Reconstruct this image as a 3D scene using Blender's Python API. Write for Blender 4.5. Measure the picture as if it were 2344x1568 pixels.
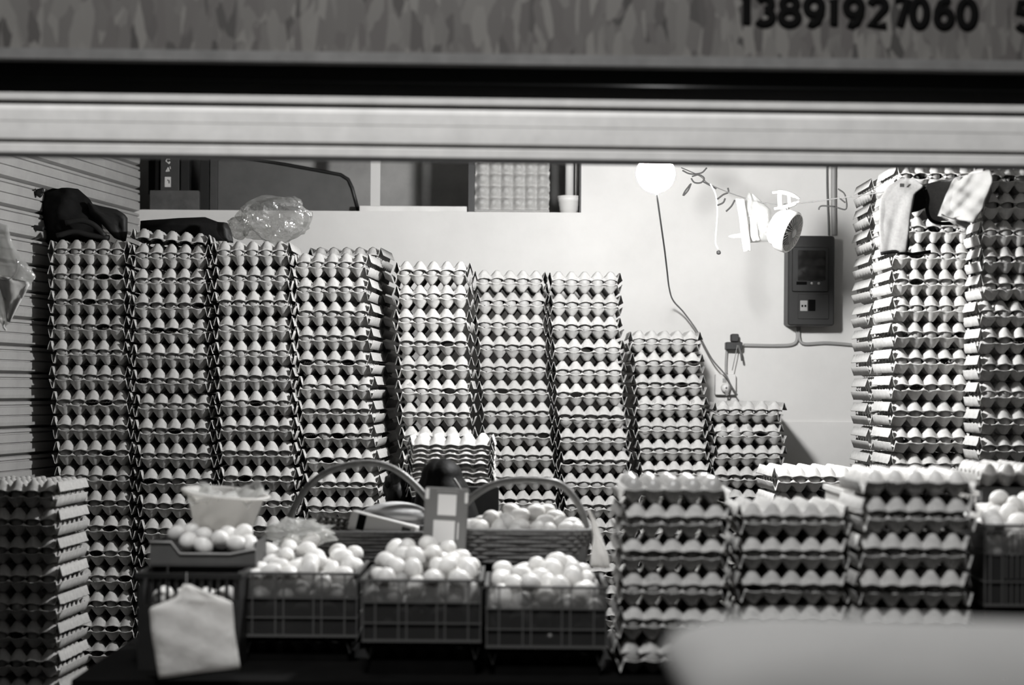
import bpy, bmesh, math, random
import numpy as np
from mathutils import Vector, Matrix, Euler

for o in list(bpy.data.objects):
    bpy.data.objects.remove(o)
S = bpy.context.scene
C = S.collection
random.seed(11)
rng = np.random.default_rng(11)
PI = math.pi

# ------------------------------------------------------------------ camera
F = 4390.0            # focal length in pixels of the 2344 px wide frame
U0, V0 = 1172.0, 890.0   # optical axis in the photograph (horizon at y = 890)
CZ = 1.45
ROLL = 0.007
cam = bpy.data.cameras.new('camera')
cam.sensor_width = 36.0
cam.lens = 36.0 * F / 2344.0
cam.shift_y = (V0 - 784.0) / 2344.0
cam.clip_start = 0.05
cam.clip_end = 100
cam.dof.use_dof = True
cam.dof.focus_distance = 6.35
cam.dof.aperture_fstop = 2.1
camo = bpy.data.objects.new('camera', cam)
C.objects.link(camo)
camo.matrix_world = Matrix.Translation((0, 0, CZ)) @ Matrix.Rotation(PI / 2, 4, 'X') @ Matrix.Rotation(ROLL, 4, 'Z')
S.camera = camo

# ------------------------------------------------------------------ world, lights, exposure
w = bpy.data.worlds.new('night')
S.world = w
w.use_nodes = True
w.node_tree.nodes['Background'].inputs['Color'].default_value = (1, 1, 1, 1)
w.node_tree.nodes['Background'].inputs['Strength'].default_value = 0.004
S.view_settings.view_transform = 'Standard'
S.view_settings.look = 'None'
S.view_settings.gamma = 1.0
S.view_settings.exposure = 0.0
S.view_settings.use_curve_mapping = False
BULB_STRENGTH = 1130.0

# the street lamp high above the lane lights the shop front
sl = bpy.data.lights.new('street_light', 'AREA')
sl.shape = 'DISK'
sl.size = 0.7
sl.energy = 150.0
slo = bpy.data.objects.new('street_light', sl)
C.objects.link(slo)
slo.location = (-0.3, 2.15, 4.7)
slo.rotation_euler = (Vector((0.0, 4.4, 1.2)) - slo.location).to_track_quat('-Z', 'Y').to_euler()


def P(px, py, D):
    """photo pixel + depth along the view axis -> world point"""
    u, v = px - U0, py - V0
    c, s = math.cos(ROLL), math.sin(ROLL)
    a, b = u * c + v * s, v * c - u * s
    return Vector((a / F * D, D, CZ - b / F * D))


# ------------------------------------------------------------------ materials
def mat(name, v, rough=0.7, var=0.0, scale=20.0, bump=0.0, bscale=120.0, metal=0.0, spec=0.5,
        objrand=0.0, emit=0.0, transl=0.0, alpha=1.0, dist=0.002):
    m = bpy.data.materials.new(name)
    m.use_nodes = True
    nt = m.node_tree
    nt.nodes.clear()
    out = nt.nodes.new('ShaderNodeOutputMaterial')
    b = nt.nodes.new('ShaderNodeBsdfPrincipled')
    b.inputs['Roughness'].default_value = rough
    b.inputs['Metallic'].default_value = metal
    b.inputs['Specular IOR Level'].default_value = spec
    col = v if isinstance(v, tuple) else (v, v * 0.985, v * 0.96)
    b.inputs['Base Color'].default_value = (*col, 1)
    tc = nt.nodes.new('ShaderNodeTexCoord')
    if var > 0 or objrand > 0:
        val = None
        if var > 0:
            n = nt.nodes.new('ShaderNodeTexNoise')
            n.inputs['Scale'].default_value = scale
            n.inputs['Detail'].default_value = 6
            n.inputs['Roughness'].default_value = 0.65
            nt.links.new(tc.outputs['Object'], n.inputs['Vector'])
            mr = nt.nodes.new('ShaderNodeMapRange')
            mr.inputs[1].default_value = 0.3
            mr.inputs[2].default_value = 0.7
            mr.inputs[3].default_value = 1 - var
            mr.inputs[4].default_value = 1 + var
            nt.links.new(n.outputs['Fac'], mr.inputs[0])
            val = mr.outputs[0]
        if objrand > 0:
            oi = nt.nodes.new('ShaderNodeObjectInfo')
            m2 = nt.nodes.new('ShaderNodeMapRange')
            m2.inputs[3].default_value = 1 - objrand
            m2.inputs[4].default_value = 1 + objrand
            nt.links.new(oi.outputs['Random'], m2.inputs[0])
            if val is None:
                val = m2.outputs[0]
            else:
                mu = nt.nodes.new('ShaderNodeMath')
                mu.operation = 'MULTIPLY'
                nt.links.new(val, mu.inputs[0])
                nt.links.new(m2.outputs[0], mu.inputs[1])
                val = mu.outputs[0]
        mx = nt.nodes.new('ShaderNodeVectorMath')
        mx.operation = 'SCALE'
        mx.inputs[0].default_value = col
        nt.links.new(val, mx.inputs['Scale'])
        nt.links.new(mx.outputs[0], b.inputs['Base Color'])
    if bump > 0:
        n2 = nt.nodes.new('ShaderNodeTexNoise')
        n2.inputs['Scale'].default_value = bscale
        n2.inputs['Detail'].default_value = 4
        nt.links.new(tc.outputs['Object'], n2.inputs['Vector'])
        bp = nt.nodes.new('ShaderNodeBump')
        bp.inputs['Strength'].default_value = bump
        bp.inputs['Distance'].default_value = dist
        nt.links.new(n2.outputs['Fac'], bp.inputs['Height'])
        nt.links.new(bp.outputs[0], b.inputs['Normal'])
    sh = b.outputs[0]
    if transl > 0:
        t = nt.nodes.new('ShaderNodeBsdfTranslucent')
        t.inputs['Color'].default_value = (*col, 1)
        mi = nt.nodes.new('ShaderNodeMixShader')
        mi.inputs[0].default_value = transl
        nt.links.new(sh, mi.inputs[1])
        nt.links.new(t.outputs[0], mi.inputs[2])
        sh = mi.outputs[0]
    if alpha < 1:
        t = nt.nodes.new('ShaderNodeBsdfTransparent')
        mi = nt.nodes.new('ShaderNodeMixShader')
        mi.inputs[0].default_value = alpha
        nt.links.new(t.outputs[0], mi.inputs[1])
        nt.links.new(sh, mi.inputs[2])
        sh = mi.outputs[0]
    if emit > 0:
        b.inputs['Emission Color'].default_value = (1, 1, 1, 1)
        b.inputs['Emission Strength'].default_value = emit
    nt.links.new(sh, out.inputs['Surface'])
    return m


def osb_mat():
    m = bpy.data.materials.new('osb_board')
    m.use_nodes = True
    nt = m.node_tree
    b = nt.nodes['Principled BSDF']
    b.inputs['Roughness'].default_value = 0.75
    tc = nt.nodes.new('ShaderNodeTexCoord')
    prev = None
    for i, (ang, sc, st) in enumerate([(0.2, 19, 3.4), (-0.5, 17, 3.8), (0.75, 16, 3.4), (-1.1, 18, 3.2)]):
        mp = nt.nodes.new('ShaderNodeMapping')
        mp.inputs['Rotation'].default_value = (0, ang, 0)
        mp.inputs['Scale'].default_value = (sc * st * 0.62, 1, sc * 0.62)
        mp.inputs['Location'].default_value = (i * 3.7, 0, i * 1.9)
        nt.links.new(tc.outputs['Object'], mp.inputs['Vector'])
        nz = nt.nodes.new('ShaderNodeTexNoise')
        nz.inputs['Scale'].default_value = 1.2
        nt.links.new(mp.outputs[0], nz.inputs['Vector'])
        va = nt.nodes.new('ShaderNodeVectorMath')
        va.operation = 'MULTIPLY_ADD'
        va.inputs[1].default_value = (0.5, 0, 0.5)
        nt.links.new(nz.outputs['Color'], va.inputs[0])
        nt.links.new(mp.outputs[0], va.inputs[2])
        vo = nt.nodes.new('ShaderNodeTexVoronoi')
        vo.inputs['Scale'].default_value = 1.0
        nt.links.new(va.outputs[0], vo.inputs['Vector'])
        sep = nt.nodes.new('ShaderNodeSeparateColor')
        nt.links.new(vo.outputs['Color'], sep.inputs[0])
        if prev is None:
            prev = sep.outputs[0]
        else:
            gt = nt.nodes.new('ShaderNodeMath')
            gt.operation = 'GREATER_THAN'
            gt.inputs[1].default_value = 0.55
            nt.links.new(sep.outputs[1], gt.inputs[0])
            mi = nt.nodes.new('ShaderNodeMix')
            nt.links.new(gt.outputs[0], mi.inputs[0])
            nt.links.new(prev, mi.inputs[2])
            nt.links.new(sep.outputs[0], mi.inputs[3])
            prev = mi.outputs[0]
    cr = nt.nodes.new('ShaderNodeValToRGB')
    cr.color_ramp.elements[0].color = (0.025, 0.023, 0.021, 1)
    cr.color_ramp.elements[1].color = (0.13, 0.124, 0.115, 1)
    e = cr.color_ramp.elements.new(0.14)
    e.color = (0.066, 0.06, 0.057, 1)
    e = cr.color_ramp.elements.new(0.6)
    e.color = (0.085, 0.08, 0.075, 1)
    nt.links.new(prev, cr.inputs[0])
    nt.links.new(cr.outputs[0], b.inputs['Base Color'])
    return m


def emit_mat(name, s):
    m = bpy.data.materials.new(name)
    m.use_nodes = True
    nt = m.node_tree
    nt.nodes.clear()
    out = nt.nodes.new('ShaderNodeOutputMaterial')
    e = nt.nodes.new('ShaderNodeEmission')
    e.inputs['Strength'].default_value = s
    nt.links.new(e.outputs[0], out.inputs[0])
    return m


def film_mat(name, v, opac, rough=0.15, gloss=0.35, transl=0.5, bump=0.6, bscale=40):
    """thin plastic film: part see-through, part milky, with a gloss"""
    m = bpy.data.materials.new(name)
    m.use_nodes = True
    nt = m.node_tree
    nt.nodes.clear()
    out = nt.nodes.new('ShaderNodeOutputMaterial')
    tr = nt.nodes.new('ShaderNodeBsdfTransparent')
    tr.inputs[0].default_value = (0.93, 0.93, 0.92, 1)
    df = nt.nodes.new('ShaderNodeBsdfDiffuse')
    df.inputs[0].default_value = (v, v, v * 0.98, 1)
    tl = nt.nodes.new('ShaderNodeBsdfTranslucent')
    tl.inputs[0].default_value = (v, v, v * 0.98, 1)
    gl = nt.nodes.new('ShaderNodeBsdfGlossy')
    gl.inputs['Roughness'].default_value = rough
    tc = nt.nodes.new('ShaderNodeTexCoord')
    nz = nt.nodes.new('ShaderNodeTexNoise')
    nz.inputs['Scale'].default_value = bscale
    nz.inputs['Detail'].default_value = 3
    nt.links.new(tc.outputs['Object'], nz.inputs['Vector'])
    bp = nt.nodes.new('ShaderNodeBump')
    bp.inputs['Strength'].default_value = bump
    bp.inputs['Distance'].default_value = 0.02
    nt.links.new(nz.outputs['Fac'], bp.inputs['Height'])
    nt.links.new(bp.outputs[0], gl.inputs['Normal'])
    a = nt.nodes.new('ShaderNodeMixShader')
    a.inputs[0].default_value = transl
    nt.links.new(df.outputs[0], a.inputs[1])
    nt.links.new(tl.outputs[0], a.inputs[2])
    bm_ = nt.nodes.new('ShaderNodeMixShader')
    bm_.inputs[0].default_value = opac
    nt.links.new(tr.outputs[0], bm_.inputs[1])
    nt.links.new(a.outputs[0], bm_.inputs[2])
    c = nt.nodes.new('ShaderNodeMixShader')
    c.inputs[0].default_value = gloss
    nt.links.new(bm_.outputs[0], c.inputs[1])
    nt.links.new(gl.outputs[0], c.inputs[2])
    nt.links.new(c.outputs[0], out.inputs[0])
    return m


M = {}
M['pulp'] = mat('grey_pulp', 0.46, 0.95, var=0.12, scale=60, bump=0.5, bscale=500, spec=0.1, objrand=0.10)
M['egg'] = mat('egg_shell', 0.70, 0.42, var=0.03, scale=30, spec=0.35, objrand=0.05)
_b = [n for n in M['egg'].node_tree.nodes if n.type == 'BSDF_PRINCIPLED'][0]
_b.inputs['Subsurface Weight'].default_value = 0.6
_b.inputs['Subsurface Radius'].default_value = (1.0, 1.0, 1.0)
_b.inputs['Subsurface Scale'].default_value = 0.012
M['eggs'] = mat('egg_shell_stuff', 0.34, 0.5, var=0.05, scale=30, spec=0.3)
M['plaster'] = mat('white_plaster', 0.65, 0.9, var=0.07, scale=2.5, bump=0.15, bscale=60, spec=0.15)
M['dimplaster'] = mat('dim_plaster', 0.16, 0.9, var=0.1, scale=4, spec=0.1)  # plaster darkened on the unseen ceiling and walls to lower bounced light
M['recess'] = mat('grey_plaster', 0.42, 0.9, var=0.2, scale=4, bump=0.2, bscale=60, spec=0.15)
M['slat'] = mat('painted_slat', 0.33, 0.65, var=0.12, scale=9, bump=0.1, bscale=80, spec=0.25)
M['shutter'] = mat('shutter_metal', 0.68, 0.55, var=0.10, scale=14, bump=0.08, bscale=90, spec=0.25)
M['joint'] = mat('shutter_joint', 0.05, 0.6)
M['beam'] = mat('dark_steel', 0.016, 0.6, var=0.15)
M['osb'] = osb_mat()
M['woodstrip'] = mat('wood_strip', 0.13, 0.7, var=0.2, scale=15)
M['digit'] = mat('black_lettering', 0.004, 0.9, spec=0.05)
M['black'] = mat('black_fabric', 0.008, 0.9, var=0.3, scale=30, bump=0.4, bscale=200, spec=0.1)
M['blacksheen'] = mat('black_nylon', 0.014, 0.6, bump=0.4, bscale=60, spec=0.3)
M['blackplastic'] = mat('black_plastic', 0.012, 0.45, var=0.2)
M['dark'] = mat('dark_grey', 0.045, 0.6, var=0.2, scale=15)
M['dark2'] = mat('charcoal_board', 0.085, 0.6, var=0.15, scale=10)
M['brown'] = mat('dark_wood', 0.07, 0.7, var=0.3, scale=18, bump=0.3, bscale=60)
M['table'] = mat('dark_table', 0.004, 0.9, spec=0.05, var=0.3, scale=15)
M['wicker'] = mat('wicker', 0.13, 0.7, var=0.35, scale=90, bump=0.5, bscale=250)
M['cane'] = mat('cane_handle', 0.22, 0.38, var=0.2, scale=50, bump=0.2, bscale=150)
M['white'] = mat('white_plastic', 0.66, 0.4, spec=0.4)
M['whitec'] = mat('white_cloth', 0.36, 0.95, var=0.04, scale=90, bump=0.4, bscale=300, spec=0.1, transl=0.25)
M['greyc'] = mat('grey_cloth', 0.17, 0.95, var=0.12, scale=120, bump=0.4, bscale=300, spec=0.1)
M['grey'] = mat('grey_plastic', 0.32, 0.5, var=0.1)
M['midgrey'] = mat('mid_grey_panel', 0.3, 0.5)
M['meter'] = mat('meter_box_paint', 0.024, 0.45, var=0.12, scale=25, spec=0.35)
M['glass'] = mat('dark_glass', 0.012, 0.06, spec=0.7)
M['crate'] = mat('translucent_crate', 0.045, 0.45, var=0.08, transl=0.35, alpha=0.80, spec=0.3)
M['crate_rib'] = mat('crate_rib', 0.11, 0.45, transl=0.2, spec=0.35)
M['crate_clear'] = mat('clear_crate_band', 0.30, 0.4, transl=0.5, alpha=0.30, spec=0.3)
M['crate_dark'] = mat('crate_foot', 0.06, 0.6)
M['basin'] = mat('basin_plastic', 0.82, 0.4, transl=0.55, spec=0.4)
M['signp'] = mat('acrylic_sign', 0.24, 0.4, transl=0.2, spec=0.4)
M['signw'] = mat('white_paper', 0.85, 0.6)
M['bag'] = mat('white_carrier', 0.85, 0.5, transl=0.35, spec=0.4, bump=0.6, bscale=18, dist=0.012)
M['film'] = film_mat('clear_film', 0.7, 0.22, gloss=0.30, bump=1.0, bscale=22)
M['film2'] = film_mat('milky_film', 0.75, 0.45, gloss=0.12)
M['hair'] = mat('black_hair', 0.005, 0.6, spec=0.12, bump=0.6, bscale=90)
M['skin'] = mat('skin', 0.4, 0.6)
M['wire'] = mat('grey_wire', 0.12, 0.6)
M['wirew'] = mat('white_wire', 0.75, 0.5)
M['hanger'] = mat('dull_hanger', 0.05, 0.8, spec=0.1)
M['conduit'] = mat('conduit', 0.30, 0.5)
M['bin'] = mat('pale_lid', 0.32, 0.9, spec=0.1, var=0.05)
M['floor'] = mat('concrete', 0.04, 0.9, var=0.25, scale=8, bump=0.3, bscale=40)
M['stripe'] = mat('striped_cloth', 0.45, 0.9)
M['bulb'] = emit_mat('bulb_glow', BULB_STRENGTH)


def stripe_nodes(m, lo, hi, sc, axis):
    nt = m.node_tree
    b = [n for n in nt.nodes if n.type == 'BSDF_PRINCIPLED'][0]
    tc = nt.nodes.new('ShaderNodeTexCoord')
    wv = nt.nodes.new('ShaderNodeTexWave')
    wv.bands_direction = axis
    wv.inputs['Scale'].default_value = sc
    wv.inputs['Distortion'].default_value = 1.5
    nt.links.new(tc.outputs['Object'], wv.inputs['Vector'])
    cr = nt.nodes.new('ShaderNodeValToRGB')
    cr.color_ramp.elements[0].color = (lo, lo, lo, 1)
    cr.color_ramp.elements[1].color = (hi, hi, hi, 1)
    nt.links.new(wv.outputs['Fac'], cr.inputs[0])
    nt.links.new(cr.outputs[0], b.inputs['Base Color'])


stripe_nodes(M['stripe'], 0.28, 0.6, 16, 'Z')


# ------------------------------------------------------------------ mesh helpers
class MB:
    def __init__(s):
        s.v, s.f = [], []

    def add(s, vs, fs):
        n = len(s.v)
        s.v += [tuple(v) for v in vs]
        s.f += [tuple(i + n for i in f) for f in fs]
        return s

    def box(s, lo, hi, mtx=None):
        x0, y0, z0 = lo
        x1, y1, z1 = hi
        vs = [(x0, y0, z0), (x1, y0, z0), (x1, y1, z0), (x0, y1, z0), (x0, y0, z1), (x1, y0, z1), (x1, y1, z1), (x0, y1, z1)]
        if mtx:
            vs = [mtx @ Vector(v) for v in vs]
        return s.add(vs, [(0, 3, 2, 1), (4, 5, 6, 7), (0, 1, 5, 4), (1, 2, 6, 5), (2, 3, 7, 6), (3, 0, 4, 7)])

    def rbox(s, lo, hi, r, mtx=None, seg=3):
        """box with edges rounded in the x-z plane, chamfered front and back"""
        x0, y0, z0 = lo
        x1, y1, z1 = hi
        out = []
        for cx, cz, a0 in ((x1 - r, z1 - r, 0), (x0 + r, z1 - r, 90), (x0 + r, z0 + r, 180), (x1 - r, z0 + r, 270)):
            for k in range(seg + 1):
                a = math.radians(a0 + 90 * k / seg)
                out.append((cx, cz, math.cos(a), math.sin(a)))
        c = min(r * 0.45, (y1 - y0) * 0.3)
        vs = []
        for (yy, rr) in ((y0, r - c), (y0 + c, r), (y1 - c, r), (y1, r - c)):
            vs += [(cx + rr * ca, yy, cz + rr * sa) for cx, cz, ca, sa in out]
        n = len(out)
        if mtx:
            vs = [mtx @ Vector(v) for v in vs]
        fs = []
        for k in range(3):
            for i in range(n):
                j = (i + 1) % n
                fs.append((k * n + j, k * n + i, (k + 1) * n + i, (k + 1) * n + j))
        fs.append(tuple(range(n)))
        fs.append(tuple(range(4 * n - 1, 3 * n - 1, -1)))
        return s.add(vs, fs)

    def tube(s, pts, r, n=8, closed=False):
        pts = [Vector(p) for p in pts]
        k = len(pts)
        rs = r if isinstance(r, (list, tuple)) else [r] * k
        vs, fs = [], []
        prev = None
        for i, p in enumerate(pts):
            if closed:
                t = (pts[(i + 1) % k] - pts[i - 1]).normalized()
            else:
                t = (pts[min(i + 1, k - 1)] - pts[max(i - 1, 0)]).normalized()
            if prev is None:
                a = Vector((0, 0, 1)) if abs(t.z) < 0.9 else Vector((1, 0, 0))
                nrm = (a - t * a.dot(t)).normalized()
            else:
                nrm = (prev - t * prev.dot(t)).normalized()
            prev = nrm
            bi = t.cross(nrm)
            for j in range(n):
                an = 2 * PI * j / n
                vs.append(p + (nrm * math.cos(an) + bi * math.sin(an)) * rs[i])
        for i in range(k if closed else k - 1):
            i2 = (i + 1) % k
            for j in range(n):
                j2 = (j + 1) % n
                fs.append((i * n + j, i * n + j2, i2 * n + j2, i2 * n + j))
        if not closed:
            fs.append(tuple(range(n - 1, -1, -1)))
            fs.append(tuple(range((k - 1) * n, k * n)))
        return s.add(vs, fs)

    def lathe(s, prof, n=24, mtx=None, cap=True):
        vs, fs = [], []
        for r, z in prof:
            for j in range(n):
                a = 2 * PI * j / n
                vs.append(Vector((r * math.cos(a), r * math.sin(a), z)))
        if mtx:
            vs = [mtx @ v for v in vs]
        k = len(prof)
        for i in range(k - 1):
            for j in range(n):
                j2 = (j + 1) % n
                fs.append((i * n + j, i * n + j2, (i + 1) * n + j2, (i + 1) * n + j))
        if cap:
            fs.append(tuple(range(n - 1, -1, -1)))
            fs.append(tuple(range((k - 1) * n, k * n)))
        return s.add(vs, fs)

    def prism(s, poly, y0, y1):
        """polygon in (x, z) pushed from y0 to y1"""
        n = len(poly)
        vs = [(x, y0, z) for x, z in poly] + [(x, y1, z) for x, z in poly]
        fs = [tuple(range(n)), tuple(range(2 * n - 1, n - 1, -1))]
        fs += [((i + 1) % n, i, n + i, n + (i + 1) % n) for i in range(n)]
        return s.add(vs, fs)

    def extrude_x(s, prof, x0, x1):
        """profile in (y, z) swept along x"""
        n = len(prof)
        vs = [(x0, y, z) for y, z in prof] + [(x1, y, z) for y, z in prof]
        fs = [tuple(range(n)), tuple(range(2 * n - 1, n - 1, -1))]
        fs += [((i + 1) % n, i, n + i, n + (i + 1) % n) for i in range(n)]
        return s.add(vs, fs)

    def mesh(s, name, m, smooth=False):
        me = bpy.data.meshes.new(name)
        me.from_pydata(s.v, [], s.f)
        if m is not None:
            me.materials.append(m)
        bm = bmesh.new()
        bm.from_mesh(me)
        bmesh.ops.recalc_face_normals(bm, faces=bm.faces)
        bm.to_mesh(me)
        bm.free()
        if smooth:
            me.polygons.foreach_set('use_smooth', [True] * len(me.polygons))
        me.update()
        return me

    def build(s, name, m, parent=None, smooth=False):
        return link(name, s.mesh(name, m, smooth), parent)


def link(name, me, parent=None):
    o = bpy.data.objects.new(name, me)
    C.objects.link(o)
    if parent is not None:
        o.parent = parent
        o.matrix_parent_inverse = Matrix.Identity(4)
        o.matrix_local = parent_inv(parent)
    return o


PINV = {}


def parent_inv(p):
    return PINV.get(p.name, Matrix.Identity(4))


def tag(o, label, cat, group=None):
    o['label'] = label
    o['category'] = cat
    if group:
        o['group'] = group
    return o


def thing(name, label, cat, loc=(0, 0, 0), group=None):
    """an Empty at the base of a thing; parts are given in world coordinates"""
    o = bpy.data.objects.new(name, None)
    o.empty_display_size = 0.05
    o.location = loc
    C.objects.link(o)
    PINV[o.name] = Matrix.Translation(-Vector(loc))
    return tag(o, label, cat, group)


def struct(o):
    o['kind'] = 'structure'
    return o


def resample(pts, n):
    pts = [np.array(p, float) for p in pts]
    d = [0]
    for a, b in zip(pts[:-1], pts[1:]):
        d.append(d[-1] + np.linalg.norm(b - a))
    t = np.linspace(0, d[-1], n)
    arr = np.array(pts)
    return np.stack([np.interp(t, d, arr[:, k]) for k in range(arr.shape[1])], 1)


def smooth_path(pts, n=40):
    """Catmull-Rom through the points"""
    pts = [Vector(p) for p in pts]
    p = [pts[0] * 2 - pts[1]] + pts + [pts[-1] * 2 - pts[-2]]
    out = []
    seg = len(pts) - 1
    for i in range(n):
        t = i / (n - 1) * seg
        k = min(int(t), seg - 1)
        t -= k
        a, b, c, d = p[k], p[k + 1], p[k + 2], p[k + 3]
        out.append(0.5 * ((2 * b) + (c - a) * t + (2 * a - 5 * b + 4 * c - d) * t * t + (3 * b - 3 * c + d - a) * t ** 3))
    return out


def sheet(left, right, D, puff=0.01, wr=0.006, seed=1, rows=26, cols=18, thin=0.0015, depth_fn=None):
    """soft sheet or bag between two outlines given in photo pixels (top to bottom)"""
    r = np.random.default_rng(seed)
    L, R = resample(left, rows), resample(right, rows)
    fr, bk = [], []
    ph = r.uniform(0, 6, 6)
    for i in range(rows):
        for j in range(cols):
            t = j / (cols - 1)
            u = i / (rows - 1)
            px = L[i] * (1 - t) + R[i] * t
            edge = max(0.0, math.sin(PI * t)) ** 0.5 * max(0.0, math.sin(PI * min(1, 0.04 + u * 0.96))) ** 0.5
            y = wr * (math.sin(9 * t + 3 * u + ph[0]) + 0.7 * math.sin(5 * t - 7 * u + ph[1]) + 0.5 * math.sin(17 * t + 11 * u + ph[2]) + 0.4 * math.sin(23 * u - 9 * t + ph[3]))
            if depth_fn:
                y += depth_fn(t, u)
            h = thin + puff * edge
            p = P(px[0], px[1], D)
            fr.append((p.x, p.y + y - h, p.z))
            bk.append((p.x, p.y + y * 0.6 + h, p.z))
    m = MB()
    fs = []
    n = rows * cols
    for i in range(rows - 1):
        for j in range(cols - 1):
            a = i * cols + j
            fs.append((a, a + 1, a + cols + 1, a + cols))
            fs.append((n + a, n + a + cols, n + a + cols + 1, n + a + 1))
    for i in range(rows - 1):
        for j in (0, cols - 1):
            a = i * cols + j
            fs.append((a, a + cols, n + a + cols, n + a))
    for j in range(cols - 1):
        for i in (0, rows - 1):
            a = i * cols + j
            fs.append((a, a + 1, n + a + 1, n + a))
    return m.add(fr + bk, fs)


def lump(center, rad, seed=1, n=28, k=16, amp=0.16, freq=2.2, flat=None, crumple=0.0):
    """soft closed lump: a noisy ellipsoid"""
    r = np.random.default_rng(seed)
    dirs = r.normal(size=(9, 3)) * freq
    ph = r.uniform(0, 6, 9)
    vs, fs = [], []
    for i in range(k + 1):
        th = PI * i / k
        for j in range(n):
            a = 2 * PI * j / n
            d = np.array([math.sin(th) * math.cos(a), math.sin(th) * math.sin(a), math.cos(th)])
            s = 1 + crumple * r.normal() * math.sin(th) + amp * float(np.mean(np.sin(dirs @ d * 1.4 + ph))) * 2.2
            p = [center[q] + rad[q] * d[q] * s for q in range(3)]
            if flat is not None:
                p[2] = max(p[2], flat)
            vs.append(tuple(p))
    for i in range(k):
        for j in range(n):
            j2 = (j + 1) % n
            fs.append((i * n + j, (i + 1) * n + j, (i + 1) * n + j2, i * n + j2))
    return MB().add(vs, fs)


# ------------------------------------------------------------------ the setting
WB = 7.2                                     # back wall depth
corner = P(320, 480, WB)
LWX, LWK = corner.x, 0.16                     # left wall runs away from the corner
lwx = lambda y: LWX - LWK * (WB - y)
RW = 2.25
ledge_z = P(800, 483, WB).z
rec_r = P(1330, 480, WB).x
CEIL = 2.75

struct(MB().box((-6, 3.95, -0.1), (6, 9, 0)).build('floor', M['floor']))
g = struct(MB().box((-8, -4, -0.12), (8, 3.949, -0.02)).build('ground', M['floor']))
struct(MB().box((-2.2, 4.36, CEIL), (RW + 0.2, 8.2, CEIL + 0.1)).build('ceiling', M['dimplaster']))
wbk = MB()
wbk.box((LWX - 0.3, WB, 0), (rec_r, WB + 0.12, ledge_z))
wbk.box((rec_r, WB, 0), (RW + 0.1, WB + 0.12, CEIL))
wb = struct(wbk.build('wall_back', M['plaster']))
MB().box((rec_r - 0.006, WB - 0.004, ledge_z), (rec_r, WB + 0.12, CEIL)).build('opening_edge', M['dark'], wb)
# loft behind the opening in the back wall
lf = MB()
lf.box((LWX - 0.3, WB + 0.12, ledge_z - 0.06), (rec_r + 0.3, WB + 0.75, ledge_z - 0.001))
lf.box((LWX - 0.3, WB + 0.75, ledge_z - 0.06), (rec_r + 0.3, WB + 0.8, CEIL))
struct(lf.build('wall_loft', M['recess']))
# lower plaster coat on the right, a little proud of the wall
pz = P(1880, 966, WB).z
struct(MB().box((P(1640, 966, WB).x, WB - 0.008, 0), (RW, WB - 0.0005, pz)).build('trim_1', M['plaster']))
struct(MB().box((RW, 4.36, 0), (RW + 0.1, 8.2, CEIL)).build('wall_right', M['dimplaster']))

# left wall of ribbed metal slats
wl = bpy.data.objects.new('wall_left', None)
C.objects.link(wl)
struct(wl)
SL = 0.0875
ang = math.atan(LWK)
LLEN = 1.55
mtx_wl = Matrix.Translation((LWX, WB, 0)) @ Matrix.Rotation(-ang, 4, 'Z')     # local -y runs towards the lane


def slat_mesh(hgt):
    pr = [(0, 0.006), (0.010, 0.0095), (0.012, 0.02), (0.012, hgt * 0.43), (0.005, hgt * 0.45), (0.005, hgt * 0.48),
          (0.012, hgt * 0.50), (0.012, hgt * 0.78), (0.004, hgt * 0.80), (0.004, hgt * 0.84), (0.011, hgt * 0.87), (0.010, hgt - 0.003), (0, hgt)]
    pr = [(-0.03, 0)] + [(-0.012 + a, b) for a, b in pr] + [(-0.03, hgt)]
    vs = [(a, 0, b) for a, b in pr] + [(a, -LLEN, b) for a, b in pr]
    n = len(pr)
    m = MB()
    m.add(vs, [tuple(range(n)), tuple(range(2 * n - 1, n - 1, -1))] + [((i + 1) % n, i, n + i, n + (i + 1) % n) for i in range(n)])
    return m.mesh('slat', M['slat'])


sm = slat_mesh(SL)
for k in range(int(CEIL / SL)):
    o = bpy.data.objects.new('slat', sm)
    C.objects.link(o)
    o.parent = wl
    o.matrix_local = mtx_wl @ Matrix.Translation((0, 0, k * SL))

o = MB().box((-0.05, -3.0, 0), (0.0, -LLEN - 0.001, CEIL)).build('wall_left_unseen', M['beam'])  # unseen near end of the left wall, added dark to cut bounced light
o.matrix_world = mtx_wl
struct(o)

# sign board, lintel and front of the shop
DS = 4.235                                     # shutter depth
tilt = Matrix.Rotation(0.0058, 4, 'Y')


def tilt_about(o, pt):
    o.matrix_world = Matrix.Translation(pt) @ tilt @ Matrix.Translation(-Vector(pt))


pvt = P(1172, 370, DS)
sign = thing('shop_sign', 'chipboard sign panel with black phone number above the shop opening', 'sign', (0, 4.2, P(1172, 150, 4.2).z))
sz0 = P(1172, 128, 4.2).z
sb = MB().box((-2.6, 4.185, sz0), (2.6, 4.22, sz0 + 1.0)).build('board', M['osb'], sign)
sb2 = MB().box((-2.6, 4.175, P(1172, 152, 4.2).z), (2.6, 4.225, sz0)).build('bottom_strip', M['woodstrip'], sign)
lin = MB()
lz1, lz0 = P(1172, 152, 4.24).z, P(1172, 222, DS).z
lin.box((-2.6, 4.262, (lz0 + lz1) / 2), (2.6, 4.36, sz0 + 1.0))
lin.box((-2.6, 4.275, lz0 - 0.03), (2.6, 4.36, (lz0 + lz1) / 2 - 0.002))
lino = struct(lin.build('lintel_beam', M['beam']))
tilt_about(lino, pvt)
fw = MB()
fw.box((-2.6, 4.36, 0), (lwx(4.36) - 0.03, 4.5, CEIL + 0.1))
fw.box((RW, 4.30, 0), (2.6, 4.5, CEIL + 0.1))
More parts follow.
